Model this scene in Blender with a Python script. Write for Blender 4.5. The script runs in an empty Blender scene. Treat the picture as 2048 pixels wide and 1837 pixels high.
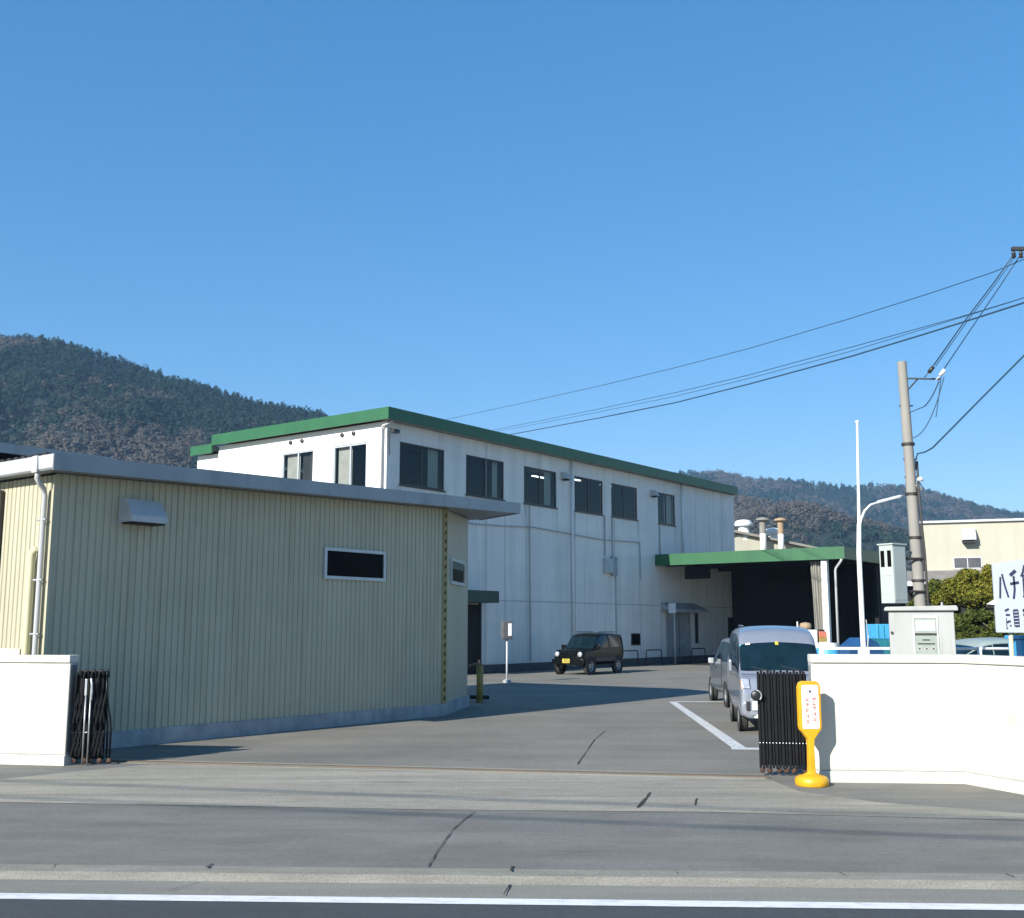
import bpy, bmesh, math, random
import numpy as np
from mathutils import Vector, Matrix, noise as mnoise
random.seed(7); rng = np.random.default_rng(7)
R = math.radians
scene = bpy.context.scene
COL = scene.collection

# ------------------------------------------------------------------ materials
def mat(name, c1, c2=None, rough=.6, metal=0., scale=3., stretch=(1, 1, 1), detail=5., lo=.35, hi=.65,
        bump=0., bscale=60., coat=0., spec=.5, wave=None, streak=None, speck=None, emit=None, emits=0.):
    m = bpy.data.materials.new(name); m.use_nodes = True
    nt = m.node_tree; N = nt.nodes; L = nt.links
    b = N['Principled BSDF']
    b.inputs['Roughness'].default_value = rough; b.inputs['Metallic'].default_value = metal
    b.inputs['Specular IOR Level'].default_value = spec
    b.inputs['Coat Weight'].default_value = coat
    tc = N.new('ShaderNodeTexCoord')
    def noise(sc, st, det):
        mp = N.new('ShaderNodeMapping'); mp.inputs['Scale'].default_value = st
        L.new(tc.outputs['Object'], mp.inputs['Vector'])
        n = N.new('ShaderNodeTexNoise'); n.inputs['Scale'].default_value = sc; n.inputs['Detail'].default_value = det
        n.inputs['Roughness'].default_value = .6
        L.new(mp.outputs['Vector'], n.inputs['Vector']); return n
    def ramp(src, a, z, ca, cz):
        r = N.new('ShaderNodeValToRGB'); e = r.color_ramp.elements
        e[0].position = a; e[1].position = z; e[0].color = (*ca, 1); e[1].color = (*cz, 1)
        L.new(src, r.inputs['Fac']); return r.outputs['Color']
    def mul(a, bb, f=1.):
        x = N.new('ShaderNodeMix'); x.data_type = 'RGBA'; x.blend_type = 'MULTIPLY'; x.inputs['Factor'].default_value = f
        L.new(a, x.inputs['A']); L.new(bb, x.inputs['B']); return x.outputs['Result']
    if c2 is None: c2 = tuple(c * .86 for c in c1)
    out = ramp(noise(scale, stretch, detail).outputs['Fac'], lo, hi, c2, c1)
    if streak:      # (scale, stretch, tint, lo, hi) dirt with its own shape
        for (sc, st, tint, a, z) in streak:
            out = mul(out, ramp(noise(sc, st, 6).outputs['Fac'], a, z, tint, (1, 1, 1)))
    if speck:
        out = mul(out, ramp(noise(speck[0], (1, 1, 1), 2).outputs['Fac'], .3, .7, (speck[1],) * 3, (speck[2],) * 3))
    L.new(out, b.inputs['Base Color'])
    h = None
    if wave:        # (direction, scale, strength) fine ribs
        w = N.new('ShaderNodeTexWave'); w.bands_direction = wave[0]; w.inputs['Scale'].default_value = wave[1]
        L.new(tc.outputs['Object'], w.inputs['Vector'])
        bp = N.new('ShaderNodeBump'); bp.inputs['Strength'].default_value = wave[2]; bp.inputs['Distance'].default_value = .02
        L.new(w.outputs['Fac'], bp.inputs['Height']); L.new(bp.outputs['Normal'], b.inputs['Normal']); h = bp
    if bump:
        bp = N.new('ShaderNodeBump'); bp.inputs['Strength'].default_value = bump; bp.inputs['Distance'].default_value = .01
        L.new(noise(bscale, (1, 1, 1), 3).outputs['Fac'], bp.inputs['Height'])
        if h: L.new(h.outputs['Normal'], bp.inputs['Normal'])
        L.new(bp.outputs['Normal'], b.inputs['Normal'])
    if emit:
        b.inputs['Emission Color'].default_value = (*emit, 1); b.inputs['Emission Strength'].default_value = emits
    return m

def glassmat(name, tint=(.75, .82, .82), mixf=.10):
    m = bpy.data.materials.new(name); m.use_nodes = True
    nt = m.node_tree; N = nt.nodes; L = nt.links; N.clear()
    o = N.new('ShaderNodeOutputMaterial'); t = N.new('ShaderNodeBsdfTransparent'); g = N.new('ShaderNodeBsdfGlossy')
    t.inputs['Color'].default_value = (*tint, 1); g.inputs['Roughness'].default_value = .03
    fr = N.new('ShaderNodeLayerWeight'); fr.inputs['Blend'].default_value = .5
    pw = N.new('ShaderNodeMath'); pw.operation = 'POWER'; pw.inputs[1].default_value = 5.; L.new(fr.outputs['Facing'], pw.inputs[0])
    ad = N.new('ShaderNodeMath'); ad.operation = 'MULTIPLY_ADD'; ad.inputs[1].default_value = .9; ad.inputs[2].default_value = mixf
    L.new(pw.outputs[0], ad.inputs[0])
    mx = N.new('ShaderNodeMixShader'); L.new(ad.outputs[0], mx.inputs['Fac'])
    L.new(t.outputs[0], mx.inputs[1]); L.new(g.outputs[0], mx.inputs[2]); L.new(mx.outputs[0], o.inputs['Surface'])
    return m

M = {}
M['earth'] = mat('earth', (.16, .15, .12), (.10, .10, .08), .9, scale=.5)
M['asphalt_road'] = mat('asphalt_road', (.056, .066, .071), (.048, .057, .062), .85, scale=1.3, stretch=(.3, 1, 1), speck=(120, .66, 1.28), bump=.3, bscale=180, streak=[(14, (1, 1, 1), (.84, .84, .84), .34, .56), (.8, (.3, 1, 1), (.86, .86, .86), .36, .55)])
M['asphalt_walk'] = mat('asphalt_walk', (.212, .207, .186), (.175, .174, .160), .9, scale=1.1, stretch=(.5, 1.4, 1), speck=(95, .62, 1.28), bump=.35, bscale=150,
                        streak=[(1.8, (.25, 1.6, 1), (.86, .87, .87), .38, .6), (16, (1, 1, 1), (.84, .84, .84), .34, .56), (.7, (1, 1.3, 1), (.88, .88, .86), .42, .55), (3.5, (.3, 2.4, 1), (.86, .86, .86), .30, .44)])
M['asphalt_yard'] = mat('asphalt_yard', (.228, .216, .182), (.188, .181, .157), .9, scale=.5, stretch=(.4, 1, 1), speck=(60, .66, 1.26), bump=.3, bscale=120,
                        streak=[(1.2, (.15, 1.2, 1), (.86, .86, .86), .35, .6), (10, (1, 1, 1), (.85, .85, .85), .34, .56), (.45, (1, 1, 1), (.88, .88, .87), .42, .54), (1.1, (1, 1, 1), (.74, .74, .74), .24, .34)])
M['concrete_apron'] = mat('concrete_apron', (.375, .35, .285), (.295, .28, .232), .9, scale=1.0, stretch=(.25, 1.5, 1), speck=(80, .72, 1.2), bump=.25, bscale=120,
                          streak=[(1.6, (.10, 1.5, 1), (.72, .73, .74), .36, .58), (5, (.5, 1.5, 1), (.88, .87, .85), .35, .55), (22, (1, 1, 1), (.84, .84, .83), .34, .55), (.8, (.6, 1.6, 1), (.76, .75, .73), .27, .40)])
M['concrete_kerb'] = mat('concrete_kerb', (.245, .236, .20), (.19, .183, .155), .9, scale=4, stretch=(.4, 2, 1), speck=(80, .72, 1.2), bump=.4, bscale=90)
M['concrete_gutter'] = mat('concrete_gutter', (.225, .222, .190), (.18, .18, .155), .9, scale=2, stretch=(.2, 2, 1), speck=(80, .75, 1.18), bump=.3, bscale=90)
M['line_white'] = mat('line_white', (.72, .73, .74), (.52, .53, .54), .7, scale=6, stretch=(1, 3, 1), speck=(90, .86, 1.05), lo=.3, hi=.5)
M['line_worn'] = mat('line_worn', (.62, .63, .62), (.36, .37, .37), .7, scale=9, speck=(70, .8, 1.05), lo=.32, hi=.55)
M['crack'] = mat('crack', (.02, .02, .02), (.035, .034, .03), 1.)
M['steel_rail'] = mat('steel_rail', (.15, .118, .088), (.11, .09, .07), .6, .4, scale=3, stretch=(.3, 1, 1))
M['wall_cream'] = mat('wall_cream', (.565, .56, .495), (.53, .525, .46), .8, scale=1.5, bump=.15, bscale=140, streak=[(2.2, (1.2, 1.2, .25), (.90, .89, .85), .3, .5), (9, (1.6, 1.6, .10), (.90, .89, .86), .28, .42), (1.3, (1, 1, 1.6), (.86, .84, .80), .24, .36)])
M['factory_long'] = mat('factory_long', (.79, .77, .725), (.72, .705, .67), .6, scale=.8, stretch=(1, 1, .3), wave=('X', 1.6, .35),
                        streak=[(1.2, (1.5, 1.5, .07), (.86, .87, .865), .34, .50), (6, (1, 1, .05), (.92, .93, .93), .35, .5), (.35, (1, 1, 2.4), (.90, .92, .94), .35, .6)])
M['factory_gable'] = mat('factory_gable', (.80, .80, .78), (.76, .76, .74), .6, scale=1., wave=('Y', 1.6, .12))
M['green_fascia'] = mat('green_fascia', (.022, .115, .046), (.018, .098, .040), .45, scale=2, stretch=(1, 1, .5), streak=[(1.6, (1, 1, .2), (.86, .9, .87), .3, .5)])
M['green_dark'] = mat('green_dark', (.018, .045, .034), (.014, .036, .028), .5, scale=3)
M['stain'] = mat('stain', (.62, .62, .59), (.54, .545, .52), .8, scale=5, stretch=(1, 1, .15))
M['soffit'] = mat('soffit', (.30, .29, .27), None, .8)
M['roof_dark'] = mat('roof_dark', (.06, .10, .075), (.05, .08, .06), .6)
M['win_frame'] = mat('win_frame', (.055, .05, .045), (.04, .038, .035), .4, .4)
M['win_frame_light'] = mat('win_frame_light', (.50, .54, .56), None, .4, .3)
M['curtain'] = mat('curtain', (.36, .38, .33), (.26, .28, .25), .9, scale=6, stretch=(4, 4, .2))
M['blind'] = mat('blind', (.40, .38, .34), (.34, .32, .29), .8, scale=3)
M['interior'] = mat('interior', (.045, .05, .05), None, .9)
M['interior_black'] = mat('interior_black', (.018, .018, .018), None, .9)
M['tube_light'] = mat('tube_light', (.8, .85, .85), None, .5, emit=(.9, .97, 1.), emits=1.6)
M['glass'] = glassmat('glass', (.80, .85, .85), .04)
M['pane_black'] = mat('pane_black', (.006, .0055, .007), (.004, .004, .005), .3, spec=.03)
M['car_glass'] = mat('car_glass', (.006, .020, .028), (.004, .010, .016), .08, spec=.4, scale=2.5)
M['meter_dark'] = mat('meter_dark', (.09, .095, .10), (.06, .06, .065), .3, scale=1)
M['pipe_white'] = mat('pipe_white', (.46, .47, .475), (.40, .41, .415), .5, scale=2, stretch=(1, 1, .2))
M['pipe_cream'] = mat('pipe_cream', (.60, .58, .36), (.52, .50, .32), .5, scale=2, stretch=(1, 1, .2))
M['galv'] = mat('galv', (.50, .52, .53), (.42, .44, .455), .5, .1, scale=5, detail=6)
M['galv_fascia'] = mat('galv_fascia', (.30, .325, .345), (.25, .27, .29), .4, .35, scale=.9, stretch=(1, 1, .4), streak=[(2.5, (1, 1, .3), (.82, .8, .76), .33, .5)])
M['gutter_pale'] = mat('gutter_pale', (.50, .52, .55), (.44, .46, .48), .4, .1, scale=3)
M['siding'] = mat('siding', (.475, .448, .332), (.42, .398, .296), .5, scale=.6, stretch=(1, 1, .5), streak=[(3.0, (2, 2, .08), (.84, .84, .82), .33, .5), (.5, (1, 1, 1.4), (.90, .92, .92), .35, .6)])
M['siding_plain'] = mat('siding_flat', (.43, .405, .295), (.385, .365, .265), .5, scale=1.2, stretch=(1, 1, .4))  # plain sheet without streaks, for end wall and corner trim
M['plinth'] = mat('plinth', (.38, .40, .41), (.28, .30, .32), .9, scale=1.4, stretch=(1, 1, 1.6), bump=.2, bscale=60, streak=[(4, (1, 1, .3), (.76, .77, .78), .35, .55)])
M['joint_grey'] = mat('joint_grey', (.44, .45, .445), (.34, .36, .365), .8, scale=2, stretch=(1, 1, .2))
M['plinth_dark'] = mat('plinth_dark', (.09, .095, .10), (.06, .065, .07), .9, scale=3)
M['hazard'] = mat('hazard', (.34, .28, .105), (.26, .22, .09), .6, scale=8)
M['black_paint'] = mat('black_paint', (.016, .016, .018), (.010, .010, .011), .38, scale=8)
M['black_matt'] = mat('black_matt', (.02, .02, .02), None, .8)
M['gate_bar'] = mat('gate_bar', (.008, .009, .011), (.005, .005, .006), .4, .0, spec=.25, scale=12)
M['rivet'] = mat('rivet', (.55, .57, .58), None, .35, .6)
M['rust'] = mat('rust', (.07, .035, .022), (.04, .022, .016), .8, scale=20)
M['steel'] = mat('steel', (.42, .43, .43), (.30, .31, .31), .4, .7, scale=10)
M['yellow'] = mat('yellow', (.66, .36, .012), (.60, .31, .010), .4, scale=5, streak=[(6, (1, 1, 1), (.92, .9, .85), .3, .5)])
M['yellow_post'] = mat('yellow_post', (.40, .29, .07), (.28, .20, .06), .6, scale=10)
M['sign_white'] = mat('sign_white', (.80, .80, .81), None, .45)
M['red_ink'] = mat('red_ink', (.62, .22, .16), (.70, .32, .26), .6, scale=30)
M['grey_ink'] = mat('grey_ink', (.30, .29, .33), (.45, .44, .48), .6, scale=30)
M['pole_concrete'] = mat('pole_concrete', (.27, .26, .235), (.21, .205, .19), .9, scale=3, stretch=(1, 1, .3), bump=.2, bscale=80)
M['white_paint'] = mat('white_paint', (.74, .76, .75), (.66, .69, .68), .5, scale=4)
M['cabinet'] = mat('cabinet', (.37, .385, .37), (.33, .345, .335), .5, scale=2, stretch=(1, 1, .3), streak=[(6, (2, 2, .2), (.87, .87, .84), .33, .5)])
M['box_pale'] = mat('box_pale', (.40, .45, .425), (.36, .405, .385), .5, scale=3)
M['meter_pane'] = mat('meter_pane', (.30, .34, .30), (.24, .28, .25), .3, scale=10)
M['wire'] = mat('wire', (.022, .065, .12), None, .6)
M['insul'] = mat('insul', (.70, .72, .74), None, .2)
M['silver'] = mat('silver_paint', (.30, .325, .38), (.28, .305, .36), .26, .45, scale=2, coat=.6)
M['silver_grey'] = mat('silver_grey_paint', (.20, .22, .25), (.185, .205, .235), .3, .4, scale=2, coat=.5)
M['black_car'] = mat('black_car_paint', (.0035, .0045, .0045), (.003, .0035, .0035), .22, 0, coat=.0, spec=.2)
M['trim_grey'] = mat('trim_grey', (.045, .047, .05), None, .5)
M['teal_car'] = mat('pale_teal_paint', (.26, .32, .31), None, .5, 0, coat=.0)
M['tyre'] = mat('tyre', (.022, .022, .022), (.03, .03, .03), .85, scale=20)
M['alloy'] = mat('alloy', (.42, .43, .44), (.30, .31, .32), .35, .7, scale=10)
M['lamp_lens'] = mat('lamp_lens', (.72, .74, .75), (.5, .52, .53), .08, .55, scale=20)
M['amber'] = mat('amber', (.65, .25, .03), None, .2)
M['tail_red'] = mat('tail_red', (.40, .02, .015), None, .15)
M['plate_yellow'] = mat('plate_yellow', (.52, .42, .04), (.44, .35, .035), .5, scale=20)
M['plate_white'] = mat('plate_white', (.62, .66, .63), None, .5)
M['plate_ink'] = mat('plate_ink', (.03, .05, .04), None, .5)
M['cream_building'] = mat('cream_building', (.40, .39, .315), (.375, .365, .295), .7, scale=.6, stretch=(1, 1, .4), wave=('X', 2.0, .08), streak=[(1.6, (1, 1, .1), (.95, .94, .9), .33, .5)])
M['rear_roof'] = mat('rear_roof', (.22, .21, .185), (.17, .16, .145), .8, scale=.8)
M['shade_black'] = mat('shade_black', (.014, .0135, .014), (.009, .009, .009), .9, scale=1)  # near-black, so the shade inside the hall is put into the colour
M['drape'] = mat('drape', (.36, .35, .31), (.30, .30, .27), .9, scale=3, stretch=(2, 2, .3))
M['wrap_white'] = mat('wrap_white', (.74, .73, .71), (.60, .60, .60), .6, scale=4)
M['red_box'] = mat('red_box', (.55, .16, .12), (.5, .25, .08), .6, scale=3)
M['blue_tarp'] = mat('blue_tarp', (.015, .085, .22), (.01, .05, .14), .5, scale=6)
M['blue_light'] = mat('blue_light', (.06, .36, .66), (.05, .30, .58), .5, scale=4)
M['teal_crate'] = mat('teal_crate', (.02, .19, .24), (.015, .12, .16), .5, scale=6)
M['sign_board'] = mat('sign_board', (.46, .51, .58), (.42, .475, .545), .6, scale=1.5)
M['ink_navy'] = mat('ink_navy', (.02, .035, .09), (.03, .03, .05), .6, scale=6)
M['bark'] = mat('bark', (.10, .075, .055), (.06, .045, .035), .9, scale=8, stretch=(1, 1, .3))
M['wood_box'] = mat('wood_box', (.32, .23, .14), None, .8)

def leafmat(name, stops, rough=.7, trans=.0):
    """colour of each leaf or tree comes from the 'tint' attribute"""
    m = bpy.data.materials.new(name); m.use_nodes = True
    nt = m.node_tree; N = nt.nodes; L = nt.links; b = N['Principled BSDF']
    a = N.new('ShaderNodeAttribute'); a.attribute_name = 'tint'
    r = N.new('ShaderNodeValToRGB'); e = r.color_ramp.elements
    while len(e) < len(stops): e.new(.5)
    for k, (p, c) in enumerate(stops): e[k].position = p; e[k].color = (*c, 1)
    L.new(a.outputs['Fac'], r.inputs['Fac']); L.new(r.outputs['Color'], b.inputs['Base Color'])
    b.inputs['Roughness'].default_value = rough; b.inputs['Specular IOR Level'].default_value = .2
    return m
M['leaf_yellow'] = leafmat('leaf_yellow', [(0, (.034, .04, .006)), (.5, (.12, .122, .012)), (.8, (.20, .185, .02)), (1, (.17, .12, .025))])
M['leaf_green'] = leafmat('leaf_green', [(0, (.018, .03, .006)), (.5, (.062, .082, .012)), (1, (.14, .14, .022))])
M['forest'] = leafmat('forest_leaf', [(0, (.006, .020, .018)), (.38, (.016, .038, .024)), (.5, (.036, .046, .022)), (.62, (.047, .045, .036)), (1, (.090, .080, .068))], .9)
M['hill_soil'] = mat('hill_soil', (.018, .026, .020), (.010, .018, .015), 1., scale=.02)

# ------------------------------------------------------------------ mesh helpers
class MB:
    def __init__(s): s.v = []; s.f = []
    def add(s, vs, fs):
        o = len(s.v); s.v += [tuple(p) for p in vs]; s.f += [tuple(i + o for i in f) for f in fs]; return s
    def box(s, x0, x1, y0, y1, z0, z1):
        return s.add([(x0, y0, z0), (x1, y0, z0), (x1, y1, z0), (x0, y1, z0), (x0, y0, z1), (x1, y0, z1), (x1, y1, z1), (x0, y1, z1)],
                     [(0, 3, 2, 1), (4, 5, 6, 7), (0, 1, 5, 4), (1, 2, 6, 5), (2, 3, 7, 6), (3, 0, 4, 7)])
    def quad(s, *p): return s.add(p, [tuple(range(len(p)))])
    def prism(s, poly, a0, a1, axis='z'):
        def P(q, h): return {'z': (q[0], q[1], h), 'y': (q[0], h, q[1]), 'x': (h, q[0], q[1])}[axis]
        n = len(poly)
        return s.add([P(q, a0) for q in poly] + [P(q, a1) for q in poly],
                     [tuple(range(n)), tuple(range(n, 2 * n))] + [(i, (i + 1) % n, n + (i + 1) % n, n + i) for i in range(n)])
    def tube(s, pts, r, n=8, r2=None, cap=True):
        pts = [Vector(p) for p in pts]; m = len(pts); vs = []
        t0 = (pts[1] - pts[0]).normalized()
        ref = Vector((0, 0, 1)) if abs(t0.z) < .9 else Vector((1, 0, 0))
        u = t0.cross(ref).normalized()
        for i, p in enumerate(pts):
            t = (pts[min(i + 1, m - 1)] - pts[max(i - 1, 0)]).normalized()
            u = (u - t * u.dot(t)).normalized(); w = t.cross(u)
            rr = r if r2 is None else r + (r2 - r) * i / (m - 1)
            for k in range(n):
                a = 2 * math.pi * k / n; vs.append(p + (u * math.cos(a) + w * math.sin(a)) * rr)
        fs = [(i * n + k, i * n + (k + 1) % n, (i + 1) * n + (k + 1) % n, (i + 1) * n + k) for i in range(m - 1) for k in range(n)]
        if cap: fs += [tuple(range(n)), tuple(range((m - 1) * n, m * n))]
        return s.add(vs, fs)
    def lathe(s, prof, c=(0, 0, 0), n=24, axis='z', ring=False):
        vs = []; m = len(prof)
        for r, h in prof:
            for k in range(n):
                a = 2 * math.pi * k / n; x, y = r * math.cos(a), r * math.sin(a)
                vs.append({'z': (c[0] + x, c[1] + y, c[2] + h), 'y': (c[0] + x, c[1] + h, c[2] + y), 'x': (c[0] + h, c[1] + x, c[2] + y)}[axis])
        fs = [(i * n + k, i * n + (k + 1) % n, (i + 1) * n + (k + 1) % n, (i + 1) * n + k) for i in range(m - 1) for k in range(n)]
        if ring: fs += [((m - 1) * n + k, (m - 1) * n + (k + 1) % n, (k + 1) % n, k) for k in range(n)]
        else: fs += [tuple(range(n)), tuple(range((m - 1) * n, m * n))]
        return s.add(vs, fs)
    def stroke(s, pts, w, y, d=.004):
        """flat brush stroke of width w in the x-z plane, front at y"""
        for (x0, z0), (x1, z1) in zip(pts[:-1], pts[1:]):
            dx, dz = x1 - x0, z1 - z0; l = math.hypot(dx, dz) or 1; nx, nz = -dz / l * w / 2, dx / l * w / 2
            s.prism([(x0 + nx, z0 + nz), (x1 + nx, z1 + nz), (x1 - nx, z1 - nz), (x0 - nx, z0 - nz)], y - d, y, 'y')
        return s
    def build(s, name, m, parent=None, smooth=False, bevel=0., loc=None, rotz=None):
        me = bpy.data.meshes.new(name); bm = bmesh.new()
        vs = [bm.verts.new(p) for p in s.v]
        for f in s.f:
            try: bm.faces.new([vs[i] for i in f])
            except ValueError: pass
        bmesh.ops.recalc_face_normals(bm, faces=bm.faces)
        if bevel:
            es = [e for e in bm.edges if len(e.link_faces) == 2 and e.calc_face_angle() > .5]
            bmesh.ops.bevel(bm, geom=es, offset=bevel, segments=2, profile=.6, affect='EDGES')
        bm.to_mesh(me); bm.free()
        if smooth:
            for p in me.polygons: p.use_smooth = True
            if smooth is not True: me.set_sharp_from_angle(angle=R(smooth))
        me.materials.append(M[m])
        o = bpy.data.objects.new(name, me); COL.objects.link(o)
        if parent: o.parent = parent
        if loc: o.location = loc
        if rotz is not None: o.rotation_euler.z = rotz
        return o

def tag(o, label, cat, group=None, kind=None):
    o['label'] = label; o['category'] = cat
    if group: o['group'] = group
    if kind: o['kind'] = kind
    return o
def thing(name, label, cat, loc=(0, 0, 0), rot=0., group=None):
    o = bpy.data.objects.new(name, None); COL.objects.link(o); o.empty_display_size = .2
    o.location = loc; o.rotation_euler = (0, 0, R(rot)); return tag(o, label, cat, group)
def struct(o): o['kind'] = 'structure'; return o
def sheet(name, pts, z, m):
    return struct(MB().quad(*[(x, y, z) for x, y in pts]).build(name, m))
def copy_tree(o, parent=None):
    c = o.copy(); COL.objects.link(c)
    if parent: c.parent = parent
    for ch in list(o.children): copy_tree(ch, c)
    return c

# ------------------------------------------------------------------ ground
sheet('ground', [(-2500, -60), (2500, -60), (2500, 2600), (-2500, 2600)], -.12, 'earth')
DX = -.045        # the road runs slightly across the view
def rl(y, z, x0=-45, x1=45): return (x0, y + DX * x0, z), (x1, y + DX * x1, z)
def band(name, y0, y1, z0, z1, m):
    a, b = rl(y0, z0); c, d = rl(y1, z1); return struct(MB().quad(a, b, d, c).build(name, m))
band('road', -8, 8.33, -.074, -.074, 'asphalt_road')
band('road_line', 8.09, 8.26, -.070, -.070, 'line_white')
band('gutter', 8.26, 8.64, -.070, -.058, 'concrete_gutter')
k = MB(); a0, a1 = rl(8.64, -.058); b0, b1 = rl(8.72, -.012); c0, c1 = rl(8.90, 0.)
k.quad(a0, a1, b1, b0); k.quad(b0, b1, c1, c0); struct(k.build('kerb', 'concrete_kerb'))
sheet('sidewalk', [(-45, 8.9 + 2.02), (45, 8.9 - 2.02), (45, 11.), (9, 12.2), (5.6, 13.7), (3.7, 13.95), (-5.7, 15.8), (-45, 21.)], 0., 'asphalt_walk')
sheet('yard', [(-45, 21.), (-5.7, 15.8), (3.7, 13.95), (5.6, 13.7), (9, 12.2), (45, 11.), (120, 60), (120, 150), (-120, 150), (-120, 60)], .0, 'asphalt_yard')
sheet('apron', [(-12, 13.1), (-7.87, 13.51), (-6.28, 13.94), (-5.75, 14.6), (-4.93, 15.43), (-2.86, 15.15), (3.15, 14.02), (3.27, 12.95), (3.88, 12.18), (5.11, 11.46), (6.2, 11.16), (9, 10.95),
                (6.12, 10.96), (4.98, 11.06), (3.6, 11.28), (1.92, 11.55), (-.89, 11.69), (-3.27, 11.95), (-5.48, 12.18), (-7.18, 12.36), (-12, 12.7)], .004, 'concrete_apron')
# steel track of the sliding gate in its concrete bed
def strip(pts, w):
    m = MB()
    for (x0, y0, z), (x1, y1, _) in zip(pts[:-1], pts[1:]):
        dx, dy = x1 - x0, y1 - y0; l = math.hypot(dx, dy); nx, ny = -dy / l * w / 2, dx / l * w / 2
        m.quad((x0 + nx, y0 + ny, z), (x1 + nx, y1 + ny, z), (x1 - nx, y1 - ny, z), (x0 - nx, y0 - ny, z))
    return m
m = MB(); m.prism([(0, 0), (8.95, 0), (8.95, .42), (0, .42)], .0045, .008)
struct(m.build('gate_sill', 'concrete_apron', loc=(-5.68, 15.60, 0), rotz=math.atan2(-1.65, 8.9)))
m = MB(); m.box(0, 9.0, .10, .135, .006, .024); m.box(0, 9.0, .19, .225, .006, .020)
struct(m.build('gate_rail', 'steel_rail', loc=(-5.68, 15.60, 0), rotz=math.atan2(-1.65, 8.9)))
def crack(pts, w, z=.0085):
    P = []
    for (x0, y0), (x1, y1) in zip(pts[:-1], pts[1:]):
        for t in (0, .33, .66): P.append((x0 + (x1 - x0) * t + random.uniform(-.006, .006), y0 + (y1 - y0) * t, z))
    P.append((*pts[-1], z)); mm = MB()
    for (a, b) in zip(P[:-1], P[1:]):
        ww = w * random.uniform(.5, 1.3)
        mm.quad((a[0] - ww, a[1], z), (a[0] + ww, a[1], z), (b[0] + ww * .8, b[1], z), (b[0] - ww * .8, b[1], z))
    return struct(mm.build('pavement_crack', 'crack'))
crack([(-.37, 11.54), (-.46, 11.1), (-.54, 10.57), (-.6, 9.81), (-.63, 9.4), (-.65, 8.95)], .006)
crack([(1.67, 20.31), (1.38, 18.8), (1.08, 16.75), (.89, 15.43)], .007)
crack([(1.56, 12.85), (1.46, 12.4), (1.30, 11.79)], .022)
crack([(2.01, 12.4), (1.92, 11.95)], .012)
crack([(1.55, 12.83), (2.35, 12.87), (2.9, 12.9)], .006)
crack([(-2.36, 9.06), (-2.37, 8.92)], .014); crack([(.01, 8.97), (-.01, 8.80)], .012, -.004 + .012)
for jx in (-4.9, -3.6, 1.25, 2.5, 3.75, 5.0): crack([(jx, 8.9 - .045 * jx), (jx + .01, 8.79 - .045 * jx)], .005, .003)
crack([(-2.37, 8.70), (-2.52, 8.44)], .006, -.052); crack([(-.01, 8.62), (-.06, 8.30)], .007, -.052)
# painted parking bay
m = MB(); z = .004
m.quad((3.94, 28.24, z), (4.12, 28.24, z), (3.62, 17.30, z), (3.40, 17.30, z)); m.quad((3.36, 17.28, z), (8.5, 16.85, z), (8.5, 17.10, z), (3.40, 17.56, z + .0006))
m.quad((4.14, 28.14, z), (8.5, 27.75, z), (8.5, 28.0, z), (4.14, 28.4, z))
struct(m.build('parking_line', 'line_worn'))

# ------------------------------------------------------------------ boundary walls
def boundary_wall(label, pts, h, t=.20):
    """pts run along the street face; thickness goes away from the street"""
    r = thing('boundary_wall', label, 'wall')
    def off(d):
        out = []
        for i, p in enumerate(pts):
            a = Vector(pts[max(i - 1, 0)]); b = Vector(pts[min(i + 1, len(pts) - 1)]); q = Vector(p)
            n1 = (q - a); n2 = (b - q)
            ns = [Vector((-n.y, n.x)).normalized() for n in (n1, n2) if n.length > 1e-6]
            n = sum(ns, Vector((0, 0))).normalized(); c = max(.3, n.dot(ns[0])); out.append(q + n * (d / c))
        return out
    def solid(name, f0, f1, z0, z1, mm, bev):
        A = off(f0); B = off(f1); n = len(A)
        b = MB(); b.prism([tuple(p) for p in A] + [tuple(p) for p in reversed(B)], z0, z1)
        return b.build(name, mm, r, bevel=bev)
    solid('wall_body', 0, t, .14, h - .11, 'wall_cream', .022)
    solid('coping', -.018, t + .018, h - .10, h, 'wall_cream', .012)
    solid('footing', -.012, t + .012, -.02, .13, 'wall_cream', .008)
    solid('joint', .012, t - .012, .12, h - .09, 'plinth', 0)
    return r
boundary_wall('cream wall left of the gateway with black folded gate at its end', [(-16., 17.1), (-6.05, 15.32)], 1.47)
boundary_wall('long cream wall right of the gateway behind the yellow sign stand', [(3.67, 13.735), (5.42, 13.59), (5.78, 12.60), (8.5, 12.1)], 1.52)

# ------------------------------------------------------------------ folding gates
def caster(x, y, parent):
    c = MB(); c.lathe([(.005, -.012), (.035, -.012), (.035, .012), (.005, .012)], (x, y, .046), 14, 'y'); return c.build('caster', 'rust', parent, True)
gl = thing('folding_gate', 'black accordion gate folded against the end of the left cream wall', 'gate', (-6.02, 15.42, .008), 2)
for i in range(8):
    x = .04 + i * .050; b = MB()
    y = .03 if i % 2 else -.03
    b.tube([(x, y, .09), (x, y, 1.18), (x + .012, y, 1.235), (x + .036, y, 1.255), (x + .058, y, 1.235), (x + .064, y, 1.16)], 0.0175, 8)
    b.build('gate_bar', 'gate_bar', gl, True)
b = MB(); b.tube([(.44, 0, 1.2), (.45, 0, .95), (.475, 0, .78), (.515, 0, .60), (.53, 0, .45), (.53, 0, .08)], .016, 8); b.tube([(.405, .03, 1.1), (.425, .03, .85), (.45, .03, .68), (.475, .03, .5), (.48, .03, .08)], .014, 8)
b.build('bent_bar', 'gate_bar', gl, True)
b = MB()
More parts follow.
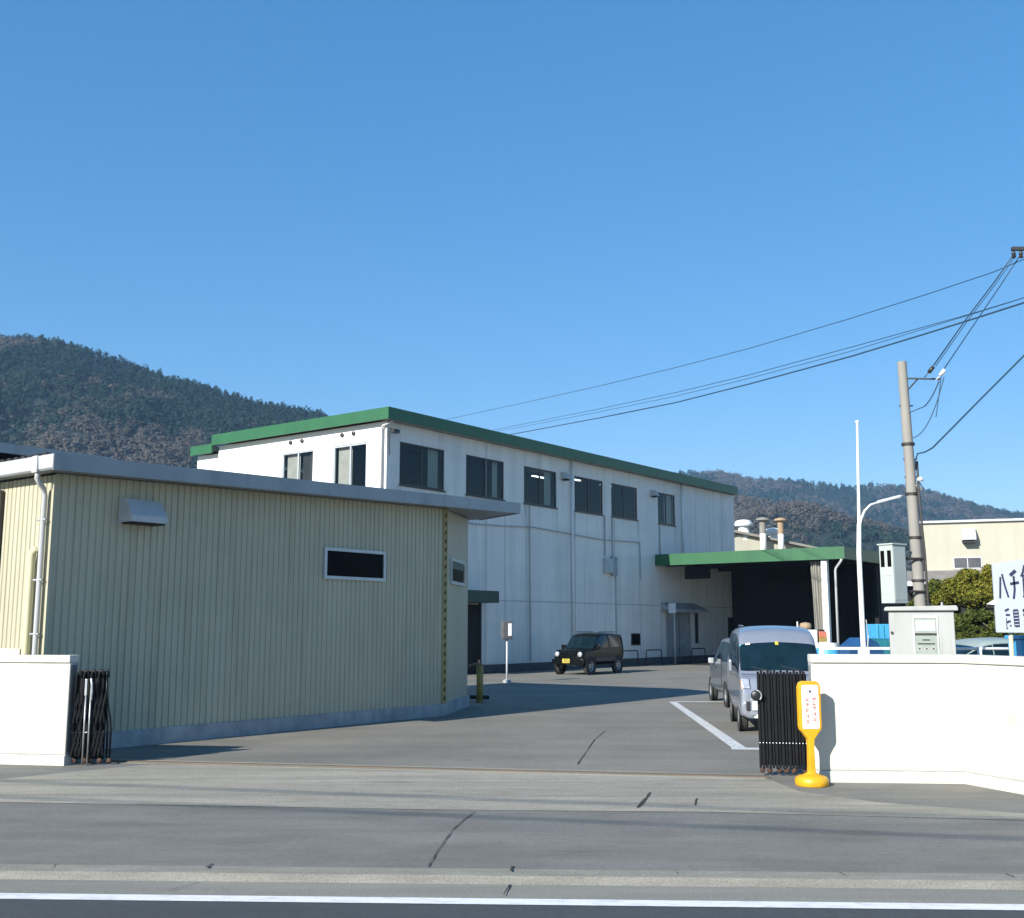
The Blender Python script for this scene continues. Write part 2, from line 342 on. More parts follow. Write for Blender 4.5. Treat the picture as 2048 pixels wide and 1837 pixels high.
for i in range(8):
    x = .03 + i * .052
    for z0, z1 in ((.12, .46), (.46, .12), (.55, .95), (.95, .55), (.18, .30)): b.tube([(x, -.05, z0), (x + .06, -.05, z1)], .016, 5)
b.tube([(.02, -.06, .42), (.55, -.06, .43)], .008, 5); b.box(.03, .44, .045, .06, .06, 1.20); b.box(.05, .40, -.005, .005, .10, 1.15); b.build('scissor_lattice', 'gate_bar', gl)
b = MB(); b.tube([(.20, -.09, .0), (.20, -.09, 1.0)], .013, 8); b.tube([(.265, -.09, .0), (.265, -.09, 1.02)], .013, 8); b.tube([(.20, -.09, .42), (.265, -.09, .44)], .01, 6)
b.build('end_post', 'steel', gl, True)
b = MB(); b.box(.185, .215, -.115, -.07, .92, 1.14); b.tube([(.275, -.10, .86), (.285, -.12, .95), (.28, -.12, 1.08), (.262, -.10, 1.15)], .016, 8); b.build('latch', 'rivet', gl, bevel=.004)
for x in (.06, .2, .27, .40, .53): caster(x, 0, gl)
gr = thing('folding_gate', 'black bar accordion gate folded in front of the silver van beside the yellow sign', 'gate', (3.14, 14.36, .02), -12)
for i in range(15):
    x = .012 + i * .0405
    b = MB(); y = -.035 if i % 2 else .0
    b.box(x - .0165, x + .0165, y - .012, y + .012, .07, 1.27 + (.02 if i % 2 else 0)); b.box(x + .006, x + .034, .05, .075, .10, 1.24)
    b.build('gate_bar', 'gate_bar', gr, bevel=.004)
b = MB(); b.box(0, .59, .022, .034, .80, .84); b.build('cross_rail', 'gate_bar', gr)
for i in range(15): MB().lathe([(.002, -.008), (.0075, -.006), (.0075, .004), (.002, .004)], (.012 + i * .0405, -.052, .385), 8, 'y').build('rivet', 'rivet', gr)
b = MB(); b.lathe([(.002, -.04), (.05, -.04), (.065, -.03), (.065, .01), (.002, .01)], (-.02, -.05, .97), 20, 'y'); lk = b.build('lock', 'black_paint', gr, True)
b = MB(); b.tube([(-.02 + .068 * math.cos(a), -.09, .97 + .068 * math.sin(a)) for a in [R(q) for q in range(-50, 81, 13)]], .012, 6); b.build('lock_rim', 'steel', lk, True)
for x in (.03, .12, .24, .33, .42, .56): caster(x, -.01, gr)

# ------------------------------------------------------------------ yellow sign stand
sg = thing('sign_stand', 'yellow plastic notice stand with a round foot beside the black gate', 'sign', (3.545, 13.43, .004), 6)
b = MB(); b.lathe([(.01, 0), (.185, 0), (.195, .02), (.195, .075), (.17, .105), (.10, .125), (.05, .15), (.045, .17)], n=32); b.build('foot', 'yellow', sg, 50)
b = MB(); b.prism([(-.04, .14), (.04, .14), (.033, .44), (.04, .53), (.09, .60), (.125, .64), (.135, .68), (.135, 1.14), (.115, 1.19), (.08, 1.21), (-.08, 1.21), (-.115, 1.19), (-.135, 1.14), (-.135, .68), (-.125, .64), (-.09, .60), (-.04, .53), (-.033, .44)], -.045, .045, 'y')
b.build('stand_body', 'yellow', sg, bevel=.012)
b = MB(); b.prism([(-.095, .655), (.095, .655), (.103, .67), (.103, 1.15), (.09, 1.165), (-.09, 1.165), (-.103, 1.15), (-.103, .67)], -.050, -.040, 'y'); pn = b.build('notice_panel', 'sign_white', sg)
b = MB(); b.lathe([(.030, 0), (.038, 0), (.038, .003), (.030, .003)], (0, -.0535, 1.09), 24, 'y', True)
b.build('pictogram_ring', 'grey_ink', pn); b = MB(); b.prism([(-.012, 1.075), (.012, 1.075), (.010, 1.105), (-.010, 1.105)], -.0535, -.0505, 'y'); b.build('pictogram', 'ink_navy', pn)
b = MB()
def glyph(b, cx, cz, s, y, w):
    for _ in range(5):
        if random.random() < .6: z = cz + random.uniform(-.5, .5) * s; b.stroke([(cx - s * .45, z), (cx + s * .45, z)], w, y, .003)
        else: x = cx + random.uniform(-.4, .4) * s; b.stroke([(x, cz - s * .45), (x, cz + s * .45)], w, y, .003)
for i in range(5): glyph(b, .045, 1.015 - i * .062, .044, -.0505, .0075)
for i in range(5): glyph(b, -.04, 1.0 - i * .066, .044, -.0505, .0065)
b.build('notice_lettering', 'red_ink', pn)

# ------------------------------------------------------------------ storage shed (left)
SH = thing('storage_shed', 'beige ribbed metal shed with grey roof edge left of the yard', 'building', (-6.82, 16.65, 0), 53.18)
def roofz(x): return 4.15 + (x + .42) * .0262          # underside of the mono-pitch roof
def ribbed(x0, x1, z0, zf, y0=0., pitch=.124, groove=.030, d=.017):
    P = []; x = x0
    while x < x1 - 1e-4:
        for q in ((x, 0), (x + pitch - groove - .008, 0), (x + pitch - groove, d), (x + pitch - .008, d)): P.append((min(q[0], x1), q[1]))
        x += pitch
    P.append((x1, 0)); b = MB()
    vs = [(px, y0 + py, z0) for px, py in P] + [(px, y0 + py, zf(px)) for px, py in P]; n = len(P)
    return b.add(vs, [(i, i + 1, n + i + 1, n + i) for i in range(n - 1)])
ribbed(-.16, 8.93, .25, roofz).build('front_siding', 'siding', SH)
sw = ribbed(0, 7.5, 0.25, lambda x: 4.14).build('side_siding', 'siding', SH); sw.rotation_euler.z = R(90); sw.scale.y = -1; sw.location.x = -.16
F2 = [(9.02, .05), (11.5, 1.42)]
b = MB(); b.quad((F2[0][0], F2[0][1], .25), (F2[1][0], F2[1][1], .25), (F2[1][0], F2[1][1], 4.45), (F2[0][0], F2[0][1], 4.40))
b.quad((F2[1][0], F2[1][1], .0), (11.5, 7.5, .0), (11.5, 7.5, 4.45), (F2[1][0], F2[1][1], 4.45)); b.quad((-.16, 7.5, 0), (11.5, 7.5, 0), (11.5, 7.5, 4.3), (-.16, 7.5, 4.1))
b.build('end_siding', 'siding_plain', SH)
b = MB(); b.prism([(-.195, -.035), (8.97, -.035), (9.03, .015), (11.54, 1.38), (11.5, 1.46), (8.99, .09), (8.95, .03), (-.13, .03), (-.13, 7.5), (-.195, 7.5)], -.02, .25)
b.build('plinth', 'plinth', SH, bevel=.01)
roofpoly = [(-.36, -.43), (11.06, -.43), (12.0, 1.5), (12.0, 7.7), (-.36, 7.7)]
b = MB(); n = len(roofpoly)
b.add([(x, y, roofz(x) + .01) for x, y in roofpoly] + [(x, y, roofz(x) + .20) for x, y in roofpoly], [tuple(range(n)), tuple(range(n, 2 * n))] + [(i, (i + 1) % n, n + (i + 1) % n, n + i) for i in range(n)])
b.build('roof', 'galv_fascia', SH)
b = MB()
b.add([(x, y, roofz(x) + dz) for (x, y) in ((-.475, -.46), (11.10, -.46)) for dz in (-.01, .235)] + [(x, y, roofz(x) + dz) for (x, y) in ((-.475, -.431), (11.08, -.431)) for dz in (-.01, .235)], [(0, 2, 3, 1), (4, 5, 7, 6), (1, 3, 7, 5), (0, 4, 6, 2), (0, 1, 5, 4), (2, 6, 7, 3)])
b.add([(x, y, roofz(x) + dz) for (x, y) in ((11.10, -.46), (12.05, 1.49)) for dz in (-.01, .235)] + [(x, y, roofz(x) + dz) for (x, y) in ((11.07, -.431), (12.01, 1.50)) for dz in (-.01, .235)], [(0, 2, 3, 1), (4, 5, 7, 6), (1, 3, 7, 5), (0, 4, 6, 2), (0, 1, 5, 4), (2, 6, 7, 3)])
b.build('roof_fascia', 'galv_fascia', SH)
b = MB()   # wavy ends of the roof sheets over the gutter
for i in range(26): b.prism([(i * .20 - .22, 4.387), (i * .20 - .18, 4.43), (i * .20 - .11, 4.43), (i * .20 - .07, 4.387)], -.455, -.36, 'x')
b.build('roof_sheet_ends', 'black_matt', SH)
b = MB(); b.prism([(-.47, 4.385), (-.455, 4.185), (-.42, 4.155), (-.375, 4.165), (-.375, 4.385)], -.43, 6, 'y'); b.build('gutter', 'gutter_pale', SH, bevel=.01)
b = MB(); b.box(-.485, -.38, -.02, .12, 4.14, 4.39); b.tube([(-.42, .05, 4.14), (-.42, .06, 4.06), (-.36, .08, 3.99), (-.27, .13, 3.92), (-.235, .14, 3.82), (-.235, .14, .1)], .042, 10)
b.build('downpipe', 'pipe_white', SH, 40)
for z in (3.45, 2.55, 1.75): MB().tube([(-.26, .02, z), (-.26, .26, z)], .016, 6).build('pipe_clip', 'plinth', SH)
b = MB(); b.box(-.19, -.135, -.022, .035, .25, 4.13); b.build('corner_trim', 'siding_plain', SH)
b = MB(); b.tube([(-.255, .36, .2), (-.255, .36, 2.88), (-.255, .34, 2.97), (-.245, .27, 3.01), (-.16, .25, 3.01)], .058, 10); b.build('conduit', 'pipe_cream', SH, 40)
b = MB(); b.box(-.26, -.205, .52, 5, .25, 1.53); b.build('side_base_panel', 'wall_cream', SH, bevel=.006)
b = MB(); b.box(-.23, -.185, 1.42, 3.2, 2.2, 4.0); b.build('side_shutter', 'win_frame', SH)
# window facing the yard
def window(par, x0, x1, z0, z1, frame, pane, fw=.05, y=-.05, name='window', mull=False):
    b = MB(); b.box(x0, x1, y, .0, z1 - fw, z1); b.box(x0, x1, y, .0, z0, z0 + fw); b.box(x0, x0 + fw, y, .0, z0 + fw, z1 - fw); b.box(x1 - fw, x1, y, .0, z0 + fw, z1 - fw)
    if mull: b.box((x0 + x1) / 2 - .025, (x0 + x1) / 2 + .025, y + .008, 0, z0 + fw, z1 - fw)
    f = b.build(name, frame, par)
    b = MB(); b.box(x0 + fw + .001, x1 - fw - .001, y + .028, y + .036, z0 + fw + .001, z1 - fw - .001); b.build('pane', pane, f); return f
window(SH, 5.39, 7.07, 2.76, 3.36, 'win_frame_light', 'pane_black', .06)
w2 = window(SH, .55, 2.2, 2.80, 3.38, 'win_frame_light', 'pane_black', .07); w2.location = (F2[0][0], F2[0][1], 0); w2.rotation_euler.z = math.atan2(F2[1][1] - F2[0][1], F2[1][0] - F2[0][0])
b = MB(); b.box(.62, 2.13, -.040, -.030, 3.14, 3.31); b.build('blind', 'roof_dark', w2)
# striped corner guard
b = MB(); b.box(8.89, 9.03, -.018, .06, .25, 4.38); cg = b.build('corner_guard', 'hazard', SH)
b = MB()
for i in range(22):
    z = .30 + i * .185; b.add([(8.935, -.0215, z), (8.985, -.0215, z + .04), (8.985, -.0215, z + .125), (8.935, -.0215, z + .085)], [(0, 1, 2, 3)])
b.build('hazard_stripe', 'black_matt', cg)
# extractor hood
b = MB(); b.prism([(0, 3.50), (-.34, 3.50), (-.34, 3.60), (-.14, 3.87), (0, 3.87)], .97, 1.63, 'x'); hd = b.build('extractor_hood', 'galv', SH, bevel=.008)
b = MB(); b.box(.95, 1.65, -.014, .0, 3.48, 3.89); b.build('flange', 'galv', hd)
b = MB(); b.box(1.0, 1.6, -.31, -.03, 3.475, 3.503); b.build('louvre', 'black_matt', hd)
# lean-to roof of the neighbouring shed on the far left
CP = thing('lean_to_roof', 'dark open lean-to roof rising behind the sunlit side of the beige shed', 'canopy', (-8.73, 18.5, 0), 53.18)
b = MB(); b.box(-7.5, 2.2, 0, .06, 4.80, 4.97); b.build('roof_edge', 'galv_fascia', CP)
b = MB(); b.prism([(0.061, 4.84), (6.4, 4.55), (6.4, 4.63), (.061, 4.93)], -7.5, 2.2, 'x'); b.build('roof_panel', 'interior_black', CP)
for x in (-6., .0): MB().box(x, x + .1, 5.8, 5.9, 0, 4.57).build('post', 'black_matt', CP)
for y in (1.5, 3.5, 5.5): MB().box(-7.4, 2.1, y, y + .06, 4.45, 4.72 - y * .04).build('purlin', 'black_matt', CP)

# ------------------------------------------------------------------ main factory
FA = thing('factory_building', 'tall white factory with green roof trim and a row of upper windows', 'building', (-4.67, 40.45, 0), 53.18)
def holed_wall(x0, x1, z0, z1, holes, depth=.14, fl=1):
    xs = sorted({x0, x1, *[h[0] for h in holes], *[h[1] for h in holes]}); zs = sorted({z0, z1, *[h[2] for h in holes], *[h[3] for h in holes]})
    b = MB()
    for xa, xb in zip(xs[:-1], xs[1:]):
        for za, zb in zip(zs[:-1], zs[1:]):
            if any(h[0] <= xa and xb <= h[1] and h[2] <= za and zb <= h[3] for h in holes): continue
            b.quad((xa, 0, za), (xb, 0, za), (xb, 0, zb), (xa, 0, zb))
    for a, c, d, e in holes:
        b.quad((a, 0, d), (c, 0, d), (c, depth, d), (a, depth, d)); b.quad((a, 0, e), (c, 0, e), (c, depth, e), (a, depth, e))
        b.quad((a, 0, d), (a, 0, e), (a, depth, e), (a, depth, d)); b.quad((c, 0, d), (c, 0, e), (c, depth, e), (c, depth, d))
    return b
WIN = [(.72, 3.32), (4.68, 7.22), (8.66, 11.14), (12.62, 15.07), (15.84, 18.32), (20.42, 22.28)]
holes = [(a, c, 7.17, 8.80) for a, c in WIN] + [(17.5, 18.32, .98, 1.55)]
holed_wall(0, 29.4, .35, 9.47, holes).build('long_wall', 'factory_long', FA)
gh = [(1.03, 2.82, 6.9, 8.79), (3.94, 5.75, 6.9, 8.77)]
g = holed_wall(0, 9.78, .0, 9.48, gh); g.quad((9.78, 0, 0), (11.2, 0, 0), (11.2, 0, 9.17), (9.78, 0, 9.17))
gw = g.build('gable_wall', 'factory_gable', FA); gw.rotation_euler.z = R(90); gw.scale.y = -1
b = MB(); b.quad((29.4, 0, 0), (29.4, 11.2, 0), (29.4, 11.2, 9.47), (29.4, 0, 9.47)); b.quad((0, 11.2, 0), (29.4, 11.2, 0), (29.4, 11.2, 9.15), (0, 11.2, 9.15)); b.quad((0, 9.79, 9.1), (29.4, 9.79, 9.1), (29.4, 9.79, 9.5), (0, 9.79, 9.5))
b.build('rear_wall', 'factory_gable', FA)
b = MB(); b.box(-.02, 29.4, -.04, .02, 0, .34); b.build('plinth', 'plinth_dark', FA)
b = MB(); b.box(-.30, 29.1, -.38, 9.78, 9.66, 9.80); b.box(-.30, 29.3, 9.80, 11.2, 9.28, 9.42); b.build('roof', 'roof_dark', FA)
b = MB(); b.box(-.3, 29.05, -.38, -.002, 9.475, 9.50); b.build('soffit', 'soffit', FA)
b = MB(); b.box(-.38, 29.1, -.42, -.385, 9.47, 9.92); b.box(-.38, -.30, -.384, 9.80, 9.475, 9.92); b.box(-.36, -.30, 9.805, 11.25, 9.16, 9.55); b.box(29.1, 29.14, -.42, 9.8, 9.47, 9.92)
b.build('roof_fascia', 'green_fascia', FA)
b = MB(); b.box(.2, 29.2, .2, 11., 5.9, 6.0); b.box(.2, 29.2, 4.2, 4.3, 6.0, 9.4); b.box(.2, 29.2, .16, 11, 9.41, 9.46); b.build('upper_room', 'interior', FA)
b = MB(); b.box(17.2, 18.6, .3, 1.2, .7, 1.8); b.build('store_room', 'interior_black', FA)
def slider(par, x0, x1, z0, z1, frame, curtain=None, lights=None, y=.06, side=1):
    b = MB(); fw = .06
    b.box(x0, x1, y - .03, y + .03, z1 - fw, z1); b.box(x0, x1, y - .03, y + .03, z0, z0 + fw); b.box(x0, x0 + fw, y - .03, y + .03, z0 + fw, z1 - fw); b.box(x1 - fw, x1, y - .03, y + .03, z0 + fw, z1 - fw)
    xm = (x0 + x1) / 2; b.box(xm - .035, xm + .035, y - .022, y + .022, z0 + fw, z1 - fw)
    f = b.build('window', frame, par)
    for a_, c_, yy in ((x0 + fw, xm - .035, y), (xm + .035, x1 - fw, y - .01)): MB().quad((a_, yy, z0 + fw), (c_, yy, z0 + fw), (c_, yy, z1 - fw), (a_, yy, z1 - fw)).build('pane', 'glass', f)
    if curtain:
        a, c, mm = curtain; b = MB(); n = max(6, int((c - a) / .05))
        for i in range(n):
            xa, xb = a + (c - a) * i / n, a + (c - a) * (i + 1) / n; ya, yb = (.20 + .03 * (i % 2), .20 + .03 * ((i + 1) % 2))
            b.quad((xa, ya, z0), (xb, yb, z0), (xb, yb, z1), (xa, ya, z1))
        b.build('curtain', mm, f)
    for (lx, ly, lz, ll) in lights or []:
        b = MB(); b.box(lx, lx + ll, ly, ly + .12, lz, lz + .05); b.build('tube_light', 'tube_light', f)
    b = MB(); b.box(x0 - .05, x1 + .05, -.05, -.003, z0 - .06, z0 - .003); b.build('sill', frame, f)
    return f
slider(FA, *WIN[0], 7.17, 8.80, 'win_frame', (2.55, 3.15, 'curtain'))
slider(FA, *WIN[1], 7.17, 8.80, 'win_frame', (6.65, 7.05, 'curtain'))
slider(FA, *WIN[2], 7.17, 8.80, 'win_frame', (10.45, 11.0, 'curtain'))
slider(FA, *WIN[3], 7.17, 8.80, 'win_frame', None, [(13.6, 1.0, 8.85, 1.1), (13.4, 2.9, 9.1, 1.2)])
slider(FA, *WIN[4], 7.17, 8.80, 'win_frame', None, [(16.6, 1.0, 8.85, .9)])
slider(FA, *WIN[5], 7.17, 8.80, 'win_frame', (21.4, 22.2, 'curtain'))
window(FA, 17.5, 18.32, .98, 1.55, 'win_frame', 'pane_black', .05, name='small_window')
for (a, c), bl in zip(((1.03, 2.82), (3.94, 5.75)), (('blind', .0), ('blind', 1.))):
    f = slider(FA, a, c, 6.9, 8.78, 'win_frame_light', (a + .95, c - .07, 'blind'))
    if bl[1]:
        q = MB().box(a + .07, a + .86, .26, .28, 6.95, 8.7).build('roller_blind', 'win_frame', f)
    f.rotation_euler.z = R(90); f.scale.y = -1
for y in (1.72, 2.34, 4.59, 5.26): MB().lathe([(.01, -.07), (.075, -.07), (.085, -.03), (.085, 0), (.01, 0)], (0, y, 9.18), 12, 'x').build('round_vent', 'win_frame', FA, True)
for a_, c_ in WIN:
    for _ in range(3):
        x = random.choice((a_, c_)) + random.uniform(-.12, .12); w_ = random.uniform(.03, .07); l_ = random.uniform(.5, 1.9)
        MB().quad((x - w_, -.0035, 7.10), (x + w_, -.0035, 7.10), (x + w_ * .3, -.0035, 7.10 - l_), (x - w_ * .3, -.0035, 7.10 - l_)).build('rain_stain', 'stain', FA)
b = MB(); b.tube([(12.3, -.09, 9.50), (12.3, -.09, .10)], .055, 8); b.build('downpipe', 'white_paint', FA, True)
b = MB(); b.tube([(22.95, -.09, 9.50), (22.95, -.09, 5.4)], .055, 8); b.build('downpipe', 'white_paint', FA, True)
b = MB(); b.tube([(-.05, -.34, 9.42), (-.10, -.16, 9.36), (-.10, .10, 9.30), (-.10, .16, 9.22), (-.10, .16, .1)], .05, 8); b.build('downpipe', 'pipe_white', FA, True)
for x in (11.68, 19.85):
    b = MB(); b.prism([(0, 8.50), (-.30, 8.54), (-.30, 8.60), (-.12, 8.84), (0, 8.84)], x - .2, x + .2, 'x'); h = b.build('vent_hood', 'pipe_white', FA, bevel=.006)
    MB().box(x - .16, x + .16, -.27, -.03, 8.47, 8.515).build('louvre', 'black_matt', h)
b = MB(); b.tube([(.16, 0, 9.22), (.16, -.18, 9.16)], .02, 6); b.box(.02, .34, -.34, -.16, 9.02, 9.16); b.tube([(.1, -.02, 9.0), (.14, -.02, 8.2)], .015, 6); b.build('flood_lamp', 'win_frame', FA)
b = MB()
for x in (7.3, 8.85, 12.6, 16.1, 18.40, 20.5): b.box(x - .012, x + .012, -.012, .0, .36, 7.0 if x < 19 else 6.9)
for x in (6.0, 26.2, 27.8): b.box(x - .010, x + .010, -.010, .0, .36, 9.4)
b.box(0, 29.3, -.014, -.0125, 2.93, 2.965); b.build('panel_joint', 'joint_grey', FA)
b = MB(); b.tube([(15.16, -.05, 7.1), (15.16, -.05, 5.2)], .035, 6); b.tube([(15.84, -.05, 7.1), (15.84, -.05, 5.2), (15.95, -.06, 4.9)], .035, 6); b.tube([(16.1, -.05, 4.4), (16.1, -.05, .4)], .02, 6); b.build('conduit', 'joint_grey', FA)
b = MB(); b.box(15.0, 15.62, -.22, -.002, 4.4, 5.1); mb = b.build('meter_box', 'galv', FA, bevel=.02)
MB().box(15.64, 16.1, -.16, -.003, 4.30, 5.2).build('switch_box', 'plinth', mb, bevel=.02)
b = MB(); P = [(1., 6.1), (5.1, 6.0), (7.2, 6.06), (9.2, 6.16), (11.8, 6.08), (14.6, 5.97), (18.4, 6.05), (18.45, 4.2)]
b.tube([(x, -.06, z) for x, z in P], .028, 6); b.build('wall_cable', 'joint_grey', FA)
b = MB(); b.tube([(9.02, -.05, 7.1), (9.02, -.05, 6.15), (9.06, -.05, .4)], .03, 6); b.build('wall_conduit', 'joint_grey', FA); b = MB(); b.tube([(20.5, -.05, 7.1), (20.5, -.05, 5.3)], .03, 6); b.build('wall_conduit', 'joint_grey', FA)
# entrance porch by the near end
b = MB(); b.box(.8, 5.6, -1.0, -.003, 2.81, 3.28); pc = b.build('entrance_canopy', 'green_dark', FA, bevel=.01)
MB().box(5.2, 5.3, -.35, -.25, .0, 2.80).build('canopy_post', 'black_matt', pc)
MB().box(3.4, 5.55, -.06, -.042, .0, 2.75).build('dark_doorway', 'interior_black', FA)
# back door under the hall roof
b = MB(); b.prism([(0, 2.78), (-.9, 2.62), (-.9, 2.74), (0, 3.12)], 20.5, 24.1, 'x'); aw = b.build('door_awning', 'plinth', FA, bevel=.01)
MB().box(20.42, 20.498, -.88, -.5, 2.56, 3.06).build('awning_lamp', 'sign_white', aw)
MB().tube([(20.55, -.75, 0), (20.55, -.75, 2.62)], .045, 8).build('awning_post', 'pipe_white', aw, True)
b = MB(); b.box(21., 23.6, -.05, -.003, .36, 2.6); dr = b.build('steel_door', 'plinth', FA)
MB().box(22.28, 22.32, -.058, -.051, .4, 2.58).build('door_gap', 'black_matt', dr)
b = MB(); b.box(24.2, 24.5, -.04, -.003, 1.0, 2.6); b.build('notice_board', 'win_frame', FA)
b = MB(); b.box(28.2, 29.2, -.06, -.003, .36, 2.4); b.build('end_door', 'interior_black', FA)
b = MB(); b.lathe([(.01, 0), (1.1, 0), (1.1, .25), (.8, .45), (.01, .5)], (18, 3.5, 10.0), 20); b.build('roof_ventilator', 'green_fascia', FA, True)

# ------------------------------------------------------------------ loading hall
HA = thing('loading_hall', 'open green-edged loading hall with dark interior beside the factory', 'building', (-4.67, 40.45, 0), 53.18)
b = MB(); b.box(20., 20.12, -9.9, -.02, 4.96, 5.53); b.build('front_fascia', 'green_fascia', HA)
b = MB(); b.box(20.121, 29, -9.9, -9.8, 4.96, 5.53); b.build('side_fascia', 'green_fascia', HA)
b = MB(); b.prism([(-9.79, 5.30), (-.02, 5.42), (-.02, 5.50), (-9.79, 5.40)], 20.13, 29, 'x'); b.build('roof', 'shade_black', HA)
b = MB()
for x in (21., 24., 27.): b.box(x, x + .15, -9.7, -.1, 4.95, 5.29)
b.build('roof_beam', 'shade_black', HA)
b = MB(); b.quad((28.8, -9.8, 0), (28.8, -.001, 0), (28.8, -.001, 5.4), (28.8, -9.8, 5.4)); b.build('rear_wall', 'shade_black', HA)
b = MB(); b.box(25.5, 28.79, -9.62, -9.56, 0, 5.3); b.build('side_wall', 'shade_black', HA)
b = MB(); b.quad((20.4, -9.5, .012), (28.7, -9.5, .012), (28.7, -.06, .012), (20.4, -.06, .012)); b.build('hall_floor', 'shade_black', HA)  # near-black sheet over the yard, hall shade painted into the floor
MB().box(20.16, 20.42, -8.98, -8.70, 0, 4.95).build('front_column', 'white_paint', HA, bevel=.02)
for x in (25.2,): MB().box(x, x + .2, -9.6, -9.4, 0, 4.95).build('column', 'shade_black', HA)
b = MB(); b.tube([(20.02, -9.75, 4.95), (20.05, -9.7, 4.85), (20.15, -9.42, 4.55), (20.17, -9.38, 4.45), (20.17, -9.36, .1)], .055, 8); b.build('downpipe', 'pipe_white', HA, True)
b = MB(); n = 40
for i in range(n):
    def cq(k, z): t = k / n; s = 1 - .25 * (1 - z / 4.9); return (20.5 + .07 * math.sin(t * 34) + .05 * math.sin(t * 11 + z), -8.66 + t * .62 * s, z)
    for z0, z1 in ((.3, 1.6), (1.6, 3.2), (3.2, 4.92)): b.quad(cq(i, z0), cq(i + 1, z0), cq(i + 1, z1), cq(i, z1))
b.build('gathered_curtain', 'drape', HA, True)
MB().box(21.3, 21.6, -2.3, -1.0, 4.3, 4.95).build('shutter_motor', 'shade_black', HA)

# ------------------------------------------------------------------ buildings farther back
RW = thing('workshop_building', 'cream workshop with sloping grey roof peeping over the green hall roof', 'building', (0, 90, 0), 0)
b = MB(); b.prism([(12, 0), (26.4, 0), (26.4, 7.75), (18.15, 9.45), (12, 8.2)], 0, 20, 'y'); b.build('wall', 'cream_building', RW)
b = MB(); b.prism([(18.15, 9.5), (27.0, 7.68), (27.0, 7.86), (18.15, 9.70), (11.5, 8.3), (11.5, 8.1)], -.5, 20.4, 'y'); b.build('roof', 'rear_roof', RW)
def mushroom(x, y, z, s):
    b = MB(); b.lathe([(.50 * s, -.4), (.50 * s, .0), (.34 * s, .40 * s), (.30 * s, .62 * s), (.56 * s, .64 * s), (.60 * s, .76 * s), (.50 * s, .98 * s), (.2 * s, 1.06 * s), (.01, 1.06 * s)], (x, y, z), 20); return b.build('roof_ventilator', 'white_paint', RW, 40)
mushroom(19.1, -.3 + .9, 9.3, 1.25); mushroom(21.6, .9, 8.7, 1.2)
def flue(x, y, z0, z1, r, m):
    b = MB(); b.tube([(x, y, z0), (x, y, z1)], r, 14); c = b.build('flue_pipe', 'white_paint', RW, True)
    b = MB(); b.lathe([(r, 0), (r * 2.2, .10), (r * 1.9, .26), (r * .6, .36), (.01, .37)], (x, y, z1 + .08), 16); b.tube([(x, y, z1 - .9), (x, y, z1 + .12)], r * 1.03, 12); b.build('flue_cap', m, c, 40)
flue(20.35, -.9, 7.5, 10.25, .26, 'rear_roof'); flue(21.75, -1.1, 7.5, 10.2, .24, 'wood_box')
CW = thing('warehouse_building', 'plain cream warehouse with a small window at the right edge', 'building', (27.9, 75, 0), -19.5)
b = MB(); b.box(0, 26, 0, 16, 0, 8.85); b.build('wall', 'cream_building', CW)
b = MB(); b.box(-.25, 26.2, -.22, 16.2, 8.853, 9.0); b.build('roof_edge', 'gutter_pale', CW)
b = MB(); b.prism([(0, 7.5), (-.75, 7.62), (-.75, 7.95), (-.25, 8.4), (0, 8.4)], 2.55, 3.45, 'x'); h = b.build('extractor_hood', 'gutter_pale', CW, bevel=.02)
MB().box(2.62, 3.38, -.7, -.05, 7.42, 7.54).build('louvre', 'black_matt', h)
f = window(CW, 1.95, 3.75, 5.72, 6.52, 'gutter_pale', 'meter_dark', .07, mull=True)
b = MB(); b.tube([(.05, -.06, 8.8), (.05, -.06, .2)], .07, 8); b.build('downpipe', 'trim_grey', CW)
b = MB(); b.prism([(0, 5.5), (-2.2, 4.75), (-2.2, 4.88), (0, 5.64)], -1.5, 9, 'x'); aw = b.build('lean_to', 'rear_roof', CW)
MB().box(-1.5, 9, -2.3, -2.18, 4.55, 4.86).build('lean_to_edge', 'gutter_pale', aw)
for x in (-1.3, 3., 8.): MB().box(x, x + .15, -2.15, -2.0, 0, 4.7).build('lean_to_post', 'black_matt', aw)
MB().quad((-1.4, -.3, 0), (9, -.3, 0), (9, -.3, 4.9), (-1.4, -.3, 4.9)).build('lean_to_shade', 'shade_black', aw)  # near-black sheet standing in for the shade under the lean-to

